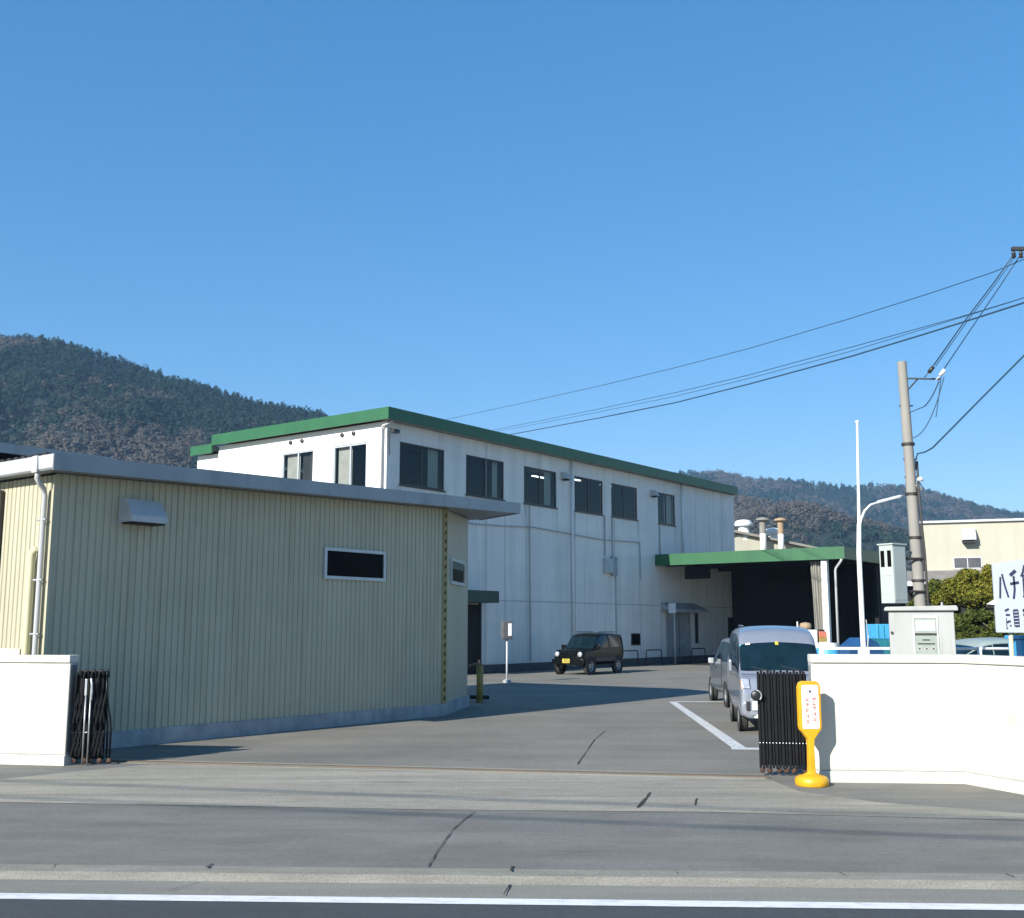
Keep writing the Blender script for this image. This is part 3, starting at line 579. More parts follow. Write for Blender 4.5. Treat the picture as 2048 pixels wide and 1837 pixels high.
# ------------------------------------------------------------------ vehicles
class Body:
    def __init__(s, st):
        s.rings = []
        for (x, zb, belt, roof, ws, wb, wr) in st:
            hi = roof - belt
            half = [(0, zb), (ws * .82, zb), (ws, zb + .13), (wb * 1.0, (zb + .13 + belt) / 2), (wb * .985, belt), (wr + (wb - wr) * .18, belt + hi * .84), (wr * .78, roof - min(.03, hi * .3)), (0, roof)]
            full = half + [(-a, z) for a, z in reversed(half[1:-1])]
            s.rings.append([Vector((x, a, z)) for a, z in full])
    def P(s, i, j):
        T = .32; n = len(s.rings); k = min(int(i), n - 2) if i >= 0 else 0; t = i - k
        def cr(p0, p1, p2, p3, t):
            m1 = (p2 - p0) * T; m2 = (p3 - p1) * T; t2, t3 = t * t, t * t * t
            return p1 * (2 * t3 - 3 * t2 + 1) + m1 * (t3 - 2 * t2 + t) + p2 * (-2 * t3 + 3 * t2) + m2 * (t3 - t2)
        def row(r):
            q = int(math.floor(j)); u = j - q; R_ = s.rings[r]; return cr(R_[(q - 1) % 14], R_[q % 14], R_[(q + 1) % 14], R_[(q + 2) % 14], u)
        return cr(row(max(k - 1, 0)), row(k), row(k + 1), row(min(k + 2, n - 1)), t)
    def mesh(s, si=5, sj=4):
        n = len(s.rings); I = [k / si for k in range((n - 1) * si + 1)]; J = [k / sj for k in range(14 * sj)]; m = len(J)
        b = MB(); b.v = [tuple(s.P(i, j)) for i in I for j in J]
        b.f = [(a * m + c, a * m + (c + 1) % m, (a + 1) * m + (c + 1) % m, (a + 1) * m + c) for a in range(len(I) - 1) for c in range(m)]
        for e in (0, len(I) - 1):
            c = sum((Vector(b.v[e * m + q]) for q in range(m)), Vector()) / m; b.v.append(tuple(c)); ci = len(b.v) - 1
            b.f += [(e * m + q, e * m + (q + 1) % m, ci) for q in range(m)]
        return b
    def patch(s, i0, i1, j0, j1, off=.008, nu=8, nv=8, corner=0.):
        b = MB(); V = []
        for a in range(nu + 1):
            for c in range(nv + 1):
                u, v = a / nu, c / nv
                i, j = i0 + (i1 - i0) * u, j0 + (j1 - j0) * v
                p = s.P(i, j); e = .02
                du = s.P(min(i + e, len(s.rings) - 1), j) - s.P(max(i - e, 0), j); dv = s.P(i, j + e) - s.P(i, j - e)
                nn = du.cross(dv); nn = nn.normalized() if nn.length > 1e-9 else Vector((0, 0, 1))
                if nn.dot(p - Vector((p.x * .6, 0, .7))) < 0: nn = -nn
                V.append(tuple(p + nn * off))
        return b.add(V, [(a * (nv + 1) + c, a * (nv + 1) + c + 1, (a + 1) * (nv + 1) + c + 1, (a + 1) * (nv + 1) + c) for a in range(nu) for c in range(nv)])
def wheel(par, x, y, r, w=.16):
    s = 1 if y > 0 else -1
    b = MB(); b.lathe([(r * .6, -w / 2), (r * .92, -w / 2), (r, -w / 3), (r, w / 3), (r * .92, w / 2), (r * .6, w / 2)], (x, y, r), 28, 'y', True); t = b.build('wheel', 'tyre', par, 40)
    yy = y + s * (w / 2 - .02)
    b = MB(); b.lathe([(.01, 0), (r * .14, 0), (r * .16, -s * .02), (r * .50, -s * .025), (r * .60, s * .012), (r * .66, s * .012), (r * .66, -s * .04), (.01, -s * .05)], (x, yy, r), 28, 'y')
    rm = b.build('rim', 'alloy', t, 40); b = MB()
    for k in range(6):
        a = k * math.pi / 3; c0, s0 = math.cos(a), math.sin(a); ri, ro, hw = r * .24, r * .50, r * .075
        pts = [(ri * c0 - hw * s0, ri * s0 + hw * c0), (ro * c0 - hw * 1.7 * s0, ro * s0 + hw * 1.7 * c0), (ro * c0 + hw * 1.7 * s0, ro * s0 - hw * 1.7 * c0), (ri * c0 + hw * s0, ri * s0 - hw * c0)]
        b.prism([(x + p, r + q) for p, q in pts], yy - s * .018 - .003, yy - s * .018 + .003, 'y')
    b.build('rim_slot', 'black_matt', rm)
    b = MB(); b.lathe([(r * .9, -.006), (r * 1.16, -.006), (r * 1.16, .006), (r * .9, .006)], (x, y + s * (w / 2 - .005), r * 1.02), 28, 'y', True); b.build('wheel_arch', 'black_matt', par)
def vehicle(name, label, st, paint, loc, rot, wb, r, track, ws, sidew, tail=True, grille=None, plate=None, bumper=None, group=None):
    V = thing(name, label, 'car' if 'van' not in name else 'van', loc, rot, group); B = Body(st)
    B.mesh().build('body', paint, V, 32)
    B.patch(*ws, off=.007, nu=10, nv=16).build('windshield', 'car_glass', V, True)
    for sgn in (0, 1):
        for (i0, i1, j0, j1) in sidew:
            a, c = (j0, j1) if not sgn else (14 - j0, 14 - j1)
            B.patch(i0, i1, a, c, .006, 6, 5).build('side_window', 'car_glass', V, True)
    n = len(st) - 1
    B.patch(.35, .98, 4.35, 9.65, .007, 4, 12).build('rear_window', 'car_glass', V, True)
    for y in (track / 2, -track / 2): wheel(V, wb[0], y, r); wheel(V, wb[1], y, r)
    return V, B
VAN = [(-1.69, .40, 1.06, 1.62, .64, .66, .54), (-1.60, .28, 1.06, 1.80, .715, .73, .645), (-.6, .25, 1.06, 1.88, .73, .735, .665), (.30, .25, 1.05, 1.88, .73, .735, .665), (.80, .25, 1.05, 1.80, .73, .735, .66),
       (1.02, .25, 1.04, 1.62, .73, .735, .66), (1.43, .25, 1.02, 1.07, .73, .735, .69), (1.61, .26, .92, .97, .725, .722, .68), (1.68, .28, .72, .80, .71, .705, .66), (1.70, .38, .60, .68, .66, .64, .58)]
v1, B = vehicle('parked_van', 'silver high-roof mini van with dark windscreen parked behind the black folding gate', VAN, 'silver', (4.97, 21.38, 0), 262.5, (1.08, -1.02), .285, 1.31, (5.12, 5.93, 5.05, 8.95),
                [(1.15, 2.1, 4.15, 4.95), (2.2, 3.3, 4.15, 4.95), (3.5, 5.6, 4.12, 4.9)])
def frontbox(par, name, m, x0, x1, y0, y1, z0, z1, bev=.012): return MB().box(x0, x1, y0, y1, z0, z1).build(name, m, par, bevel=bev)
for s in (1, -1):
    B.patch(7.06, 8.06, (4.1 if s > 0 else 9.9), (5.86 if s > 0 else 8.14), .006, 8, 8).build('lamp_surround', 'black_paint', v1, True)
    hl = B.patch(7.12, 8.0, (4.2 if s > 0 else 9.8), (5.78 if s > 0 else 8.22), .012, 8, 8).build('headlight', 'lamp_lens', v1, True)
    B.patch(7.15, 7.9, (4.24 if s > 0 else 9.76), (4.5 if s > 0 else 9.5), .015, 4, 3).build('indicator', 'amber', hl, True)
    B.patch(4.95, 5.0, (2.2 if s > 0 else 11.8), (4.1 if s > 0 else 9.9), .003, 2, 6).build('door_seam', 'black_matt', v1)
B.patch(6.2, 6.26, 5.2, 8.8, .004, 2, 12).build('bonnet_seam', 'black_matt', v1)
frontbox(v1, 'grille', 'black_paint', 1.66, 1.725, -.30, .30, .655, .70, .008)
bp = MB(); bp.prism([(1.30, -.735), (1.60, -.71), (1.705, -.56), (1.735, -.30), (1.735, .30), (1.705, .56), (1.60, .71), (1.30, .735)], .30, .62); bo = bp.build('front_bumper', 'silver', v1, bevel=.035)
for y_ in (-.60, -.13, .13, .60): MB().box(1.62, 1.727 if abs(y_) > .5 else 1.742, y_ - .035, y_ + .035, .40, .56).build('bumper_slot', 'black_matt', bo, bevel=.015)
MB().prism([(1.60, -.60), (1.725, -.45), (1.748, -.25), (1.748, .25), (1.725, .45), (1.60, .60)], .275, .335).build('lower_lip', 'sign_white', bo, bevel=.01)
np_ = MB().box(1.725, 1.748, -.53, -.20, .41, .565).build('number_plate', 'plate_white', v1, bevel=.004)
b = MB(); b.tube([(1.44, .40, 1.075), (1.36, .02, 1.17)], .008, 5); b.tube([(1.44, -.15, 1.075), (1.36, -.50, 1.15)], .008, 5); b.build('wiper', 'black_matt', v1)
for s in (1, -1):
    mr = MB(); mr.box(1.12, 1.22, s * .78 - .05 , s * .78 + .10 * s + .05 * (s > 0) , 1.06, 1.27); mr.build('wing_mirror', 'silver', v1, bevel=.025)
B.patch(5.10, 5.22, 6.95, 7.10, .012, 3, 3).build('inspection_sticker', 'plate_yellow', v1)
B.patch(5.10, 5.17, 7.9, 8.25, .012, 3, 3).build('sun_visor_card', 'sign_white', v1)
B.patch(5.08, 5.16, 8.7, 8.85, .012, 3, 3).build('corner_sticker', 'blue_light', v1)
b = MB(); b.prism([(-.72, 1.885), (-.5, 1.90), (.2, 1.885), (.2, 1.87), (-.72, 1.87)], -.56, -.53, 'y'); b.build('roof_gutter', 'silver', v1)

WAG = [(-1.66, .42, 1.0, 1.42, .64, .66, .54), (-1.57, .30, 1.0, 1.57, .71, .725, .58), (-.7, .26, 1.0, 1.63, .73, .735, .60), (-.1, .26, .98, 1.61, .73, .735, .60), (.25, .26, .97, 1.51, .73, .735, .58),
       (1.18, .26, .95, .99, .73, .73, .63), (1.50, .28, .84, .89, .71, .70, .60), (1.63, .32, .70, .78, .66, .65, .55), (1.67, .40, .60, .68, .58, .57, .5)]
def wagon(label, paint, loc, rot):
    v, B = vehicle('parked_car', label, WAG, paint, loc, rot, (1.22, -1.2), .275, 1.31, (4.12, 4.93, 5.05, 8.95), [(1.2, 2.0, 4.12, 4.92), (2.1, 3.0, 4.12, 4.92), (3.1, 4.75, 4.12, 4.9)])
    for s in (1, -1):
        B.patch(6.1, 7.3, (4.0 if s > 0 else 10.0), (5.5 if s > 0 else 8.5), .012, 6, 6).build('headlight', 'lamp_lens', v, True)
        MB().box(.46, .57, s * .80 - .06, s * .80 + .07, .96, 1.10).build('wing_mirror', 'lamp_lens' if paint == 'silver_grey' else paint, v, bevel=.025)
        B.patch(1.95, 2.06, (2.2 if s > 0 else 11.8), (4.1 if s > 0 else 9.9), .003, 2, 6).build('door_seam', 'black_matt', v)
        MB().box(.0, .16, s * .742 - .012, s * .742 + .012, .86, .89).build('door_handle', 'black_matt', v)
    MB().box(1.60, 1.69, -.5, .5, .36, .55).build('front_bumper', paint, v, bevel=.03)
    return v
wagon('silver-grey small wagon half hidden behind the high-roof van', 'silver_grey', (5.78, 27.52, 0), 88)
wagon('pale teal car showing only its roof above the right wall, between white cabinet and signboard', 'teal_car', (10.0, 24.4, 0), 195)

SUV = [(-1.66, .60, 1.02, 1.45, .62, .66, .55), (-1.56, .46, 1.02, 1.59, .69, .71, .58), (-.6, .38, 1.02, 1.64, .71, .72, .59), (.05, .38, 1.0, 1.63, .71, .72, .59), (.38, .38, .99, 1.53, .71, .72, .57),
       (.82, .38, .98, 1.03, .71, .72, .62), (1.40, .38, .93, .98, .70, .69, .60), (1.57, .40, .82, .91, .68, .67, .58), (1.64, .46, .68, .80, .62, .61, .52)]
sv, B = vehicle('parked_suv', 'black compact four-wheel-drive car parked beside the factory wall', SUV, 'black_car', (3.12, 45.15, 0), 236, (1.12, -1.10), .335, 1.30, (4.12, 4.93, 5.05, 8.95), [(1.2, 2.2, 4.12, 4.92), (2.4, 4.5, 4.12, 4.9)])
for s in (1, -1):
    b = MB(); b.lathe([(.01, .03), (.075, .022), (.10, 0), (.105, -.06), (.01, -.07)], (1.635, s * .52, .80), 18, 'x'); b.build('headlight', 'lamp_lens', sv, True)
    MB().box(1.60, 1.69, s * .53 - .09, s * .53 + .09, .50, .60).build('fog_lamp', 'lamp_lens', sv, bevel=.02)
    MB().box(.58, .70, s * .80 - .09, s * .80 + .09, .98, 1.16).build('wing_mirror', 'black_car', sv, bevel=.03)
    MB().box(-.85, .75, s * .73 - .02, s * .73 + .02, .52, .66).build('side_cladding', 'trim_grey', sv, bevel=.015)
    MB().box(-.7, .7, s * .73 - .06, s * .73 + .06, .36, .40).build('side_step', 'black_matt', sv, bevel=.01)
    b = MB(); b.tube([(-1.2, s * .52, 1.66), (.15, s * .52, 1.66)], .018, 6); b.build('roof_rail', 'black_matt', sv)
MB().box(1.56, 1.74, -.70, .70, .42, .62).build('front_bumper', 'black_car', sv, bevel=.03)
MB().box(1.625, 1.665, -.36, .36, .70, .86).build('grille', 'black_car', sv, bevel=.01)
pl = MB().box(1.742, 1.757, -.20, .13, .47, .63).build('number_plate', 'plate_yellow', sv)
b = MB()
for i, y in enumerate((-.13, -.07, .0, .06)): b.box(1.757, 1.760, y, y + .035, .50, .57)
b.box(1.757, 1.760, -.12, .04, .59, .61); b.build('plate_marks', 'plate_ink', pl)

# ------------------------------------------------------------------ poles, boxes and wires
PO = thing('concrete_pole', 'tapered concrete service pole rising behind the white meter cabinet', 'utility pole', (6.64, 18., 0), 0)
b = MB(); b.tube([(.03, 0, -.1), (-.10, 0, 6.25)], .105, 18, .075); b.build('pole', 'pole_concrete', PO, 50)
for z in (4.85, 4.02, 3.3, 2.6): MB().lathe([(.105, -.02), (.108, -.02), (.108, .02), (.105, .02)], (.03 - .0205 * z, 0, z), 18).build('pole_band', 'win_frame', PO)
for z in (5.5, 4.3, 4.6): MB().tube([(-.02 - .0205 * z + .05 - .10, 0, z), (-.02 - .0205 * z + .05 + .13, 0, z)], .012, 6).build('step_bolt', 'win_frame', PO)
b = MB(); b.tube([(-.08, -.0, 5.97), (.37, -.42, 5.86)], .015, 8); b.tube([(-.06, -.04, 5.74), (.10, -.13, 5.925)], .013, 6); b.build('bracket_arm', 'trim_grey', PO)
for (x, y, z, mm) in ((.19, -.5, 6.0, 'win_frame'), (.37, -.5, 5.95, 'insul')):
    b = MB(); b.tube([(x - .035, y + .02, z - .045), (x + .035, y - .02, z + .045)], .032, 10); b.tube([(x - .10, y + .05, z - .12), (x - .035, y + .02, z - .045)], .008, 6); b.build('insulator', mm, PO, True)
def arc(p, q, sag, n=10): return [(p[0] + (q[0] - p[0]) * t / n, p[1] + (q[1] - p[1]) * t / n, p[2] + (q[2] - p[2]) * t / n - sag * 4 * (t / n) * (1 - t / n)) for t in range(n + 1)]
b = MB(); b.tube(arc((.32, -.47, 5.82), (.16, -.2, 5.45), .05), .010, 6); b.tube(arc((.16, -.2, 5.45), (-.07, -.06, 5.36), .0), .009, 6); b.tube(arc((.40, -.48, 5.88), (-.0, -.05, 4.95), .22), .008, 6); b.tube(arc((.35, -.48, 5.88), (.30, -.3, 5.25), .03), .007, 6)
b.build('jumper_cable', 'wire', PO)
b = MB(); b.tube([(.02, -.11, 4.55), (.02, -.12, 4.0), (.04, -.125, 3.4), (.06, -.125, 3.0), (.07, -.125, 1.6)], .020, 8); b.tube([(.02 + .045 * math.cos(a), -.13, 4.12 + .07 * math.sin(a)) for a in [R(q) for q in range(0, 361, 24)]], .010, 6, cap=False); b.build('riser_conduit', 'win_frame', PO)
b = MB(); b.lathe([(.01, 0), (.05, 0), (.045, .05), (.01, .07)], (.05, -.13, 4.22), 12); b.build('cable_head', 'insul', PO, True)
for z in (2.95, 2.42): MB().tube([(-.30, -.11, z), (.06, -.11, z)], .022, 6).build('box_bracket', 'win_frame', PO)
mbx = thing('meter_box', 'tall pale steel box fixed to the concrete pole', 'electric box', (6.15, 17.82, 2.23), 33)
b = MB(); b.box(-.16, .17, -.13, .13, 0, .93); b.build('box_body', 'box_pale', mbx, bevel=.008)
b = MB(); b.prism([(-.18, -.15), (.19, -.15), (.19, .15), (-.18, .15)], .931, .955); b.build('box_lid', 'box_pale', mbx, bevel=.005)
b = MB(); b.box(-.168, -.1605, -.10, -.03, .58, .84); b.box(-.168, -.1605, .03, .10, .58, .84); b.build('inspection_window', 'pane_black', mbx)
MB().box(-.166, -.1605, -.10, .05, .44, .46).build('name_strip', 'galv', mbx)
MB().box(-.14, .15, -.1345, -.1305, .05, .90).build('box_door', 'box_pale', mbx, bevel=.002)
cb = thing('meter_cabinet', 'white electric cabinet with a glazed meter window behind the right wall', 'cabinet', (5.42, 14.75, 0), -18)
b = MB(); b.box(-.40, .40, -.26, .26, 0, 2.06); b.build('cabinet_body', 'cabinet', cb, bevel=.01)
b = MB(); b.prism([(-.45, 2.065), (.45, 2.065), (.45, 2.10), (.43, 2.13), (-.43, 2.115), (-.45, 2.10)], -.31, .30, 'y'); b.build('cabinet_roof', 'cabinet', cb, bevel=.006)
b = MB(); b.box(-.11, .20, -.274, -.2605, 1.42, 1.435); b.box(-.11, .20, -.274, -.2605, 1.97, 1.995); b.box(-.11, -.09, -.274, -.2605, 1.436, 1.969); b.box(.18, .20, -.274, -.2605, 1.436, 1.969); wf = b.build('meter_window', 'galv', cb)
MB().box(-.089, .179, -.266, -.2607, 1.437, 1.968).build('pane', 'meter_pane', wf)
MB().box(-.075, .165, -.270, -.2665, 1.80, 1.94).build('upper_meter', 'box_pale', wf)
MB().box(-.089, .179, -.2705, -.2665, 1.745, 1.775).build('shelf', 'win_frame', wf)
b = MB()
for x in (-.04, .045, .13): b.lathe([(.002, -.005), (.026, -.005), (.026, 0), (.002, 0)], (x, -.2665, 1.57), 14, 'y')
b.build('meter_dial', 'cabinet', wf); b = MB()
for x in (-.04, .045, .13): b.lathe([(.002, -.002), (.012, -.002), (.012, 0), (.002, 0)], (x, -.272, 1.575), 10, 'y')
b.box(-.06, .15, -.270, -.2666, 1.63, 1.645); b.box(.0, .09, -.270, -.2666, 1.68, 1.695); b.build('dial_face', 'black_matt', wf)
MB().lathe([(.003, -.02), (.018, -.02), (.018, 0), (.003, 0)], (-.37, -.2605, 1.78), 10, 'y').build('cabinet_lock', 'win_frame', cb)
MB().lathe([(.004, 0), (.02, 0), (.014, .05), (.004, .055)], (.27, -.1, 2.125), 10).build('lifting_eye', 'steel', cb)

lp = thing('lamp_post', 'slim white lamp post with a curved arm left of the concrete pole', 'street lamp', (6.93, 22., 0), 0)
b = MB(); b.tube([(0, 0, 0), (.0, 0, 3.3), (.03, 0, 3.9)], .055, 12, .045); b.tube([(.03, 0, 3.9), (.09, 0, 5.95)], .034, 10, .024); b.lathe([(.024, 0), (.04, .01), (.04, .05), (.005, .06)], (.09, 0, 5.95), 10); b.build('post', 'white_paint', lp, 50)
b = MB(); b.tube([(.03, 0, 3.75), (.07, 0, 3.98), (.15, 0, 4.16), (.27, 0, 4.28), (.42, 0, 4.33)], .026, 8, .02); b.build('curved_arm', 'white_paint', lp, True)
b = MB(); b.prism([(.40, 4.30), (.86, 4.42), (.92, 4.47), (.86, 4.48), (.42, 4.37)], -.07, .07, 'y'); b.build('lamp_head', 'galv', lp, bevel=.015)
b = MB(); b.box(-.09, .09, -.09, .09, 1.30, 1.44); b.build('base_box', 'white_paint', lp, bevel=.01)
b = MB(); b.tube([(.07, -.02, 1.4), (.10, -.02, 1.7), (.07, -.02, 2.0)], .012, 6); b.build('halyard', 'steel', lp)

rf = thing('pipe_rail', 'thin white pipe guard rail running behind the right wall', 'railing', (5.45, 20.2, 0), -3)
b = MB(); b.tube([(.12, 0, 1.47), (4.6, 0, 1.47)], .026, 8); b.tube([(.12, 0, .9), (4.6, 0, .9)], .025, 8); b.build('rail', 'white_paint', rf, True)
for x in (.15, 1.55, 2.95, 4.35): MB().tube([(x, 0, 0), (x, 0, 1.50)], .045, 8).build('rail_post', 'white_paint', rf, True)

UP = thing('utility_pole', 'roadside power pole just outside the right edge carrying the overhead wires', 'utility pole', (8.6, 15.9, 0), 0)
b = MB(); b.tube([(0, 0, 0), (0, 0, 11)], .16, 16, .11); b.build('pole', 'pole_concrete', UP, True)
b = MB(); b.box(-1.075, .6, -.03, .03, 7.46, 7.51); b.build('cross_arm', 'trim_grey', UP)
for x in (-1.05, -.94):
    b = MB(); b.lathe([(.012, 0), (.035, .01), (.02, .05), (.035, .06), (.02, .10), (.01, .12)], (x, 0, 7.46 - .121), 12); b.build('insulator', 'win_frame', UP, True)
def wire(label, pts, r, name='overhead_wire', group='overhead wires'):
    b = MB(); b.tube(pts, r, 6); return tag(b.build(name, 'wire', None, True), label, 'cable', group)
wire('lowest and thickest wire sweeping down behind the factory roof', [(13.2, 19.5, 9.02), (11.86, 24.0, 9.19), (11.25, 25.91, 9.27), (10.7, 27.67, 9.36), (9.72, 30.81, 9.54), (8.03, 36.3, 9.97), (6.33, 41.91, 10.47), (4.03, 49.56, 11.34), (.45, 61.54, 12.77), (-2.07, 70.0, 13.81)], .022)
wire('thin upper wire of the close pair above the thickest wire', [(13.2, 19.5, 9.1), (11.87, 24.0, 9.30), (11.24, 25.87, 9.40), (10.67, 27.59, 9.53), (9.68, 30.66, 9.77), (7.97, 35.98, 10.21), (6.26, 41.36, 10.75), (3.96, 48.64, 11.58), (.44, 59.89, 12.93), (-2.71, 70.0, 14.14)], .011)
wire('thin lower wire of the close pair just above the thickest wire', [(13.2, 19.5, 9.12), (11.87, 24.0, 9.30), (11.25, 25.87, 9.39), (10.67, 27.59, 9.48), (9.67, 30.66, 9.65), (7.96, 35.98, 10.09), (6.25, 41.36, 10.61), (3.96, 48.64, 11.44), (.44, 59.89, 12.79), (-2.71, 70.0, 14.08)], .009)
wire('highest lone wire crossing the sky down to the factory roof', [(13.4, 19.5, 10.25), (11.48, 25.3, 10.23), (10.7, 27.52, 10.36), (9.67, 30.51, 10.58), (7.93, 35.67, 11.04), (6.2, 40.85, 11.61), (3.91, 47.8, 12.45), (.43, 58.39, 13.81), (-4.99, 75.0, 16.0)], .012)
S1 = [(7.55, 15.9, 7.40), (7.41, 16.27, 7.10), (7.14, 16.8, 6.63), (6.86, 17.47, 6.06)]
wire('dark steep service wire running to the black insulator', S1, .010)
wire('faint steep service wire beside the dark one, ending at the same black insulator', [(x + .035, y, z - .01) for x, y, z in S1], .006)
wire('steep service wire running to the white insulator', [(7.66, 15.9, 7.40), (7.48, 16.27, 7.02), (7.26, 16.84, 6.53), (7.03, 17.46, 6.01)], .008)
wire('thick dark drop cable looping into the side of the concrete pole', [(8.6, 15.8, 6.6), (7.67, 15.6, 5.98), (7.55, 15.81, 5.81), (7.18, 16.55, 5.3), (6.92, 17.1, 4.93), (6.76, 17.46, 4.70), (6.70, 17.63, 4.66), (6.64, 17.78, 4.66), (6.61, 17.82, 4.56), (6.62, 17.86, 4.4)], .013)
for i, (y, z, lb) in enumerate(((.35, 7.1, 'roadside cable above the viewer casting the nearer thin shadow on the pavement'), (.75, 7.5, 'roadside cable above the viewer casting the farther thin shadow on the apron'))):
    wire(lb, [(-20, y + 2.75, z), (30, y - 9.75, z + .3)], .022, group='roadside cables')

# ------------------------------------------------------------------ shop sign at the right edge
SB = thing('sign_board', 'pale blue signboard with dark brushed Japanese lettering at the right edge', 'sign', (7.41, 17.0, 0), 0)
b = MB(); b.prism([(0, 2.82), (-.0, 2.27), (.0, 1.77), (2.6, 1.74), (2.6, 2.98), (.4, 2.88)], 0, .06, 'y'); b.build('board', 'sign_board', SB, bevel=.008)
b = MB(); b.prism([(-.13, 2.20), (-.002, 2.27), (-.002, 2.19)], .01, .04, 'y'); b.build('bracket', 'white_paint', SB)
def px(x, y): return ((x - 1986) * .00787, 2.82 - (y - 1128) * .0076)
def S(*pts, w): L_.stroke([px(*p) for p in pts], w, -.001, .006)
L_ = MB()
S((1998.5, 1155), (1997, 1176), (1995.5, 1198), w=.026); S((2002, 1149), (2006, 1172), (2012, 1196), w=.026)
S((2017.5, 1152), (2029, 1142), w=.05); S((2017, 1169), (2034, 1166), w=.04); S((2024.5, 1153), (2025, 1180), (2022, 1199), w=.03)
S((2047, 1131), (2043, 1146), (2039, 1154), w=.03); S((2047, 1131), (2058, 1152), w=.03); S((2043, 1152), (2043, 1192), w=.024); S((2044, 1161), (2055, 1161), w=.022); S((2044, 1171), (2055, 1171), w=.022); S((2055, 1152), (2055, 1178), w=.02); S((2041, 1196), (2049, 1185), w=.03); S((2043, 1152), (2055, 1152), w=.022)
L_.build('large_lettering', 'ink_navy', SB); L_ = MB()
S((2003, 1223), (2011, 1219), w=.03); S((2004.5, 1231), (2012, 1231), w=.03); S((2005, 1237), (2005, 1258), w=.008); S((2005, 1246), (2013, 1243), w=.03); S((2012, 1251), (2013, 1254), w=.02); S((2004.5, 1257), (2006, 1259), w=.02)
for i in range(6): S((2019.5 + i * .35, 1222 + i * 6.3), (2028.5 + i * .2, 1221.5 + i * 6.3), w=.03)
S((2019, 1222), (2020.5, 1254), w=.008); S((2029, 1222), (2029.5, 1254), w=.006)
S((2037.5, 1222), (2043, 1222), w=.03); S((2040, 1219), (2041, 1232), w=.018); S((2038, 1231), (2044, 1231), w=.024); S((2039, 1243), (2046, 1243), w=.026); S((2039, 1251), (2043, 1248), w=.022); S((2041, 1258), (2045, 1255), w=.026); S((2046, 1222), (2046, 1240), w=.012)
L_.build('small_lettering', 'ink_navy', SB)
for x in (.24, 2.2): MB().tube([(x, .09, 0), (x, .09, 2.6)], .035, 8).build('sign_leg', 'pipe_cream', SB, True)
bc = thing('plastic_bin', 'bright blue plastic container below the signboard', 'bin', (8.36, 17.9, 0), 0)
b = MB(); b.prism([(-.24, 0), (.24, 0), (.30, 1.66), (-.30, 1.66)], -.25, .25, 'y'); b.build('bin_body', 'blue_light', bc, bevel=.03)
MB().box(-.33, .33, -.28, .28, 1.662, 1.72).build('bin_lid', 'blue_light', bc, bevel=.015)

# ------------------------------------------------------------------ small things in the yard
bo = thing('guard_pipe', 'ochre guard pipe hoop at the end of the beige shed', 'barrier', (-.80, 27.9, 0), 0)
b = MB(); b.tube([(0, 0, 0), (0, 0, .90)], .085, 12); b.build('upright', 'yellow_post', bo, True)
b = MB(); b.tube([(-.28, .3, .88), (-.16, .2, .93), (.02, .02, .94), (.07, .0, .90)], .035, 8); b.build('top_rail', 'wood_box', bo, True)
MB().tube([(-.28, .35, .12), (.22, .1, .12)], .05, 8).build('foot_rail', 'black_matt', bo, True)
ct = thing('control_box', 'grey control box with white face on a thin post before the factory wall', 'box', (-.17, 37.8, 0), 20)
MB().tube([(0, 0, 0), (0, 0, 1.5)], .035, 8).build('post', 'galv', ct, True)
b = MB(); b.box(-.19, .16, -.12, .12, 1.45, 2.06); b.build('housing', 'plinth_dark', ct, bevel=.04)
MB().box(.00, .13, -.135, -.121, 1.56, 1.98).build('face_plate', 'sign_white', ct, bevel=.01)
b = MB(); b.lathe([(.01, 0), (.14, 0), (.14, .08), (.05, .12)], (0, 0, 0), 14); b.build('foot', 'plinth', ct)
u0 = None
for i, (x, lb) in enumerate(((16.1, 'dark U-shaped pipe hoop nearest the black car'), (18.4, 'dark U-shaped pipe hoop left of the door post'), (23.1, 'dark U-shaped pipe hoop beyond the door post'))):
    if u0 is None:
        u0 = thing('pipe_hoop', lb, 'barrier', (0, 0, 0), 53.18, 'pipe hoops along the factory wall')
        b = MB(); b.tube([(-.75, 0, 0), (-.75, 0, .66), (-.68, 0, .75), (.68, 0, .75), (.75, 0, .66), (.75, 0, 0)], .03, 8); b.build('hoop', 'win_frame', u0, True)
        MB().tube([(-.75, 0, .38), (.75, 0, .38)], .02, 6).build('mid_rail', 'win_frame', u0, True); o = u0
    else: o = copy_tree(u0); o['label'] = lb
    c, s_ = math.cos(R(53.18)), math.sin(R(53.18)); o.location = (-4.67 + c * x + s_ * .75, 40.45 + s_ * x - c * .75, 0)
# goods standing at the mouth of the hall
gd = thing('wrapped_pallet', 'white wrapped pallet load standing at the mouth of the dark hall', 'pallet', (11.95, 46.2, 0), 8)
b = MB(); b.box(-.62, .55, -.5, .5, .14, 1.75); b.build('load', 'wrap_white', gd, bevel=.04)
MB().box(-.64, .57, -.52, .52, 0, .12).build('pallet', 'wood_box', gd)
b = MB(); b.box(-.5, -.38, -.508, -.501, 1.48, 1.62); b.box(-.3, -.16, -.508, -.501, 1.46, 1.62); b.box(.0, .12, -.508, -.501, 1.40, 1.60); b.build('label_patch', 'galv', gd)
b = MB(); b.lathe([(.01, 0), (.2, .0), (.26, .12), (.2, .24), (.01, .28)], (.25, .0, 1.78), 12); b.build('sack', 'wood_box', gd, True)
MB().tube([(-.10, 0, 1.75), (-.10, 0, 2.08)], .03, 8).build('stake', 'white_paint', gd)
rb = thing('carton_stack', 'red and orange carton stack beside the white pallet load', 'boxes', (12.78, 46.1, 0), 12)
MB().box(-.17, .17, -.2, .2, 0, 1.26).build('lower_carton', 'wrap_white', rb, bevel=.02)
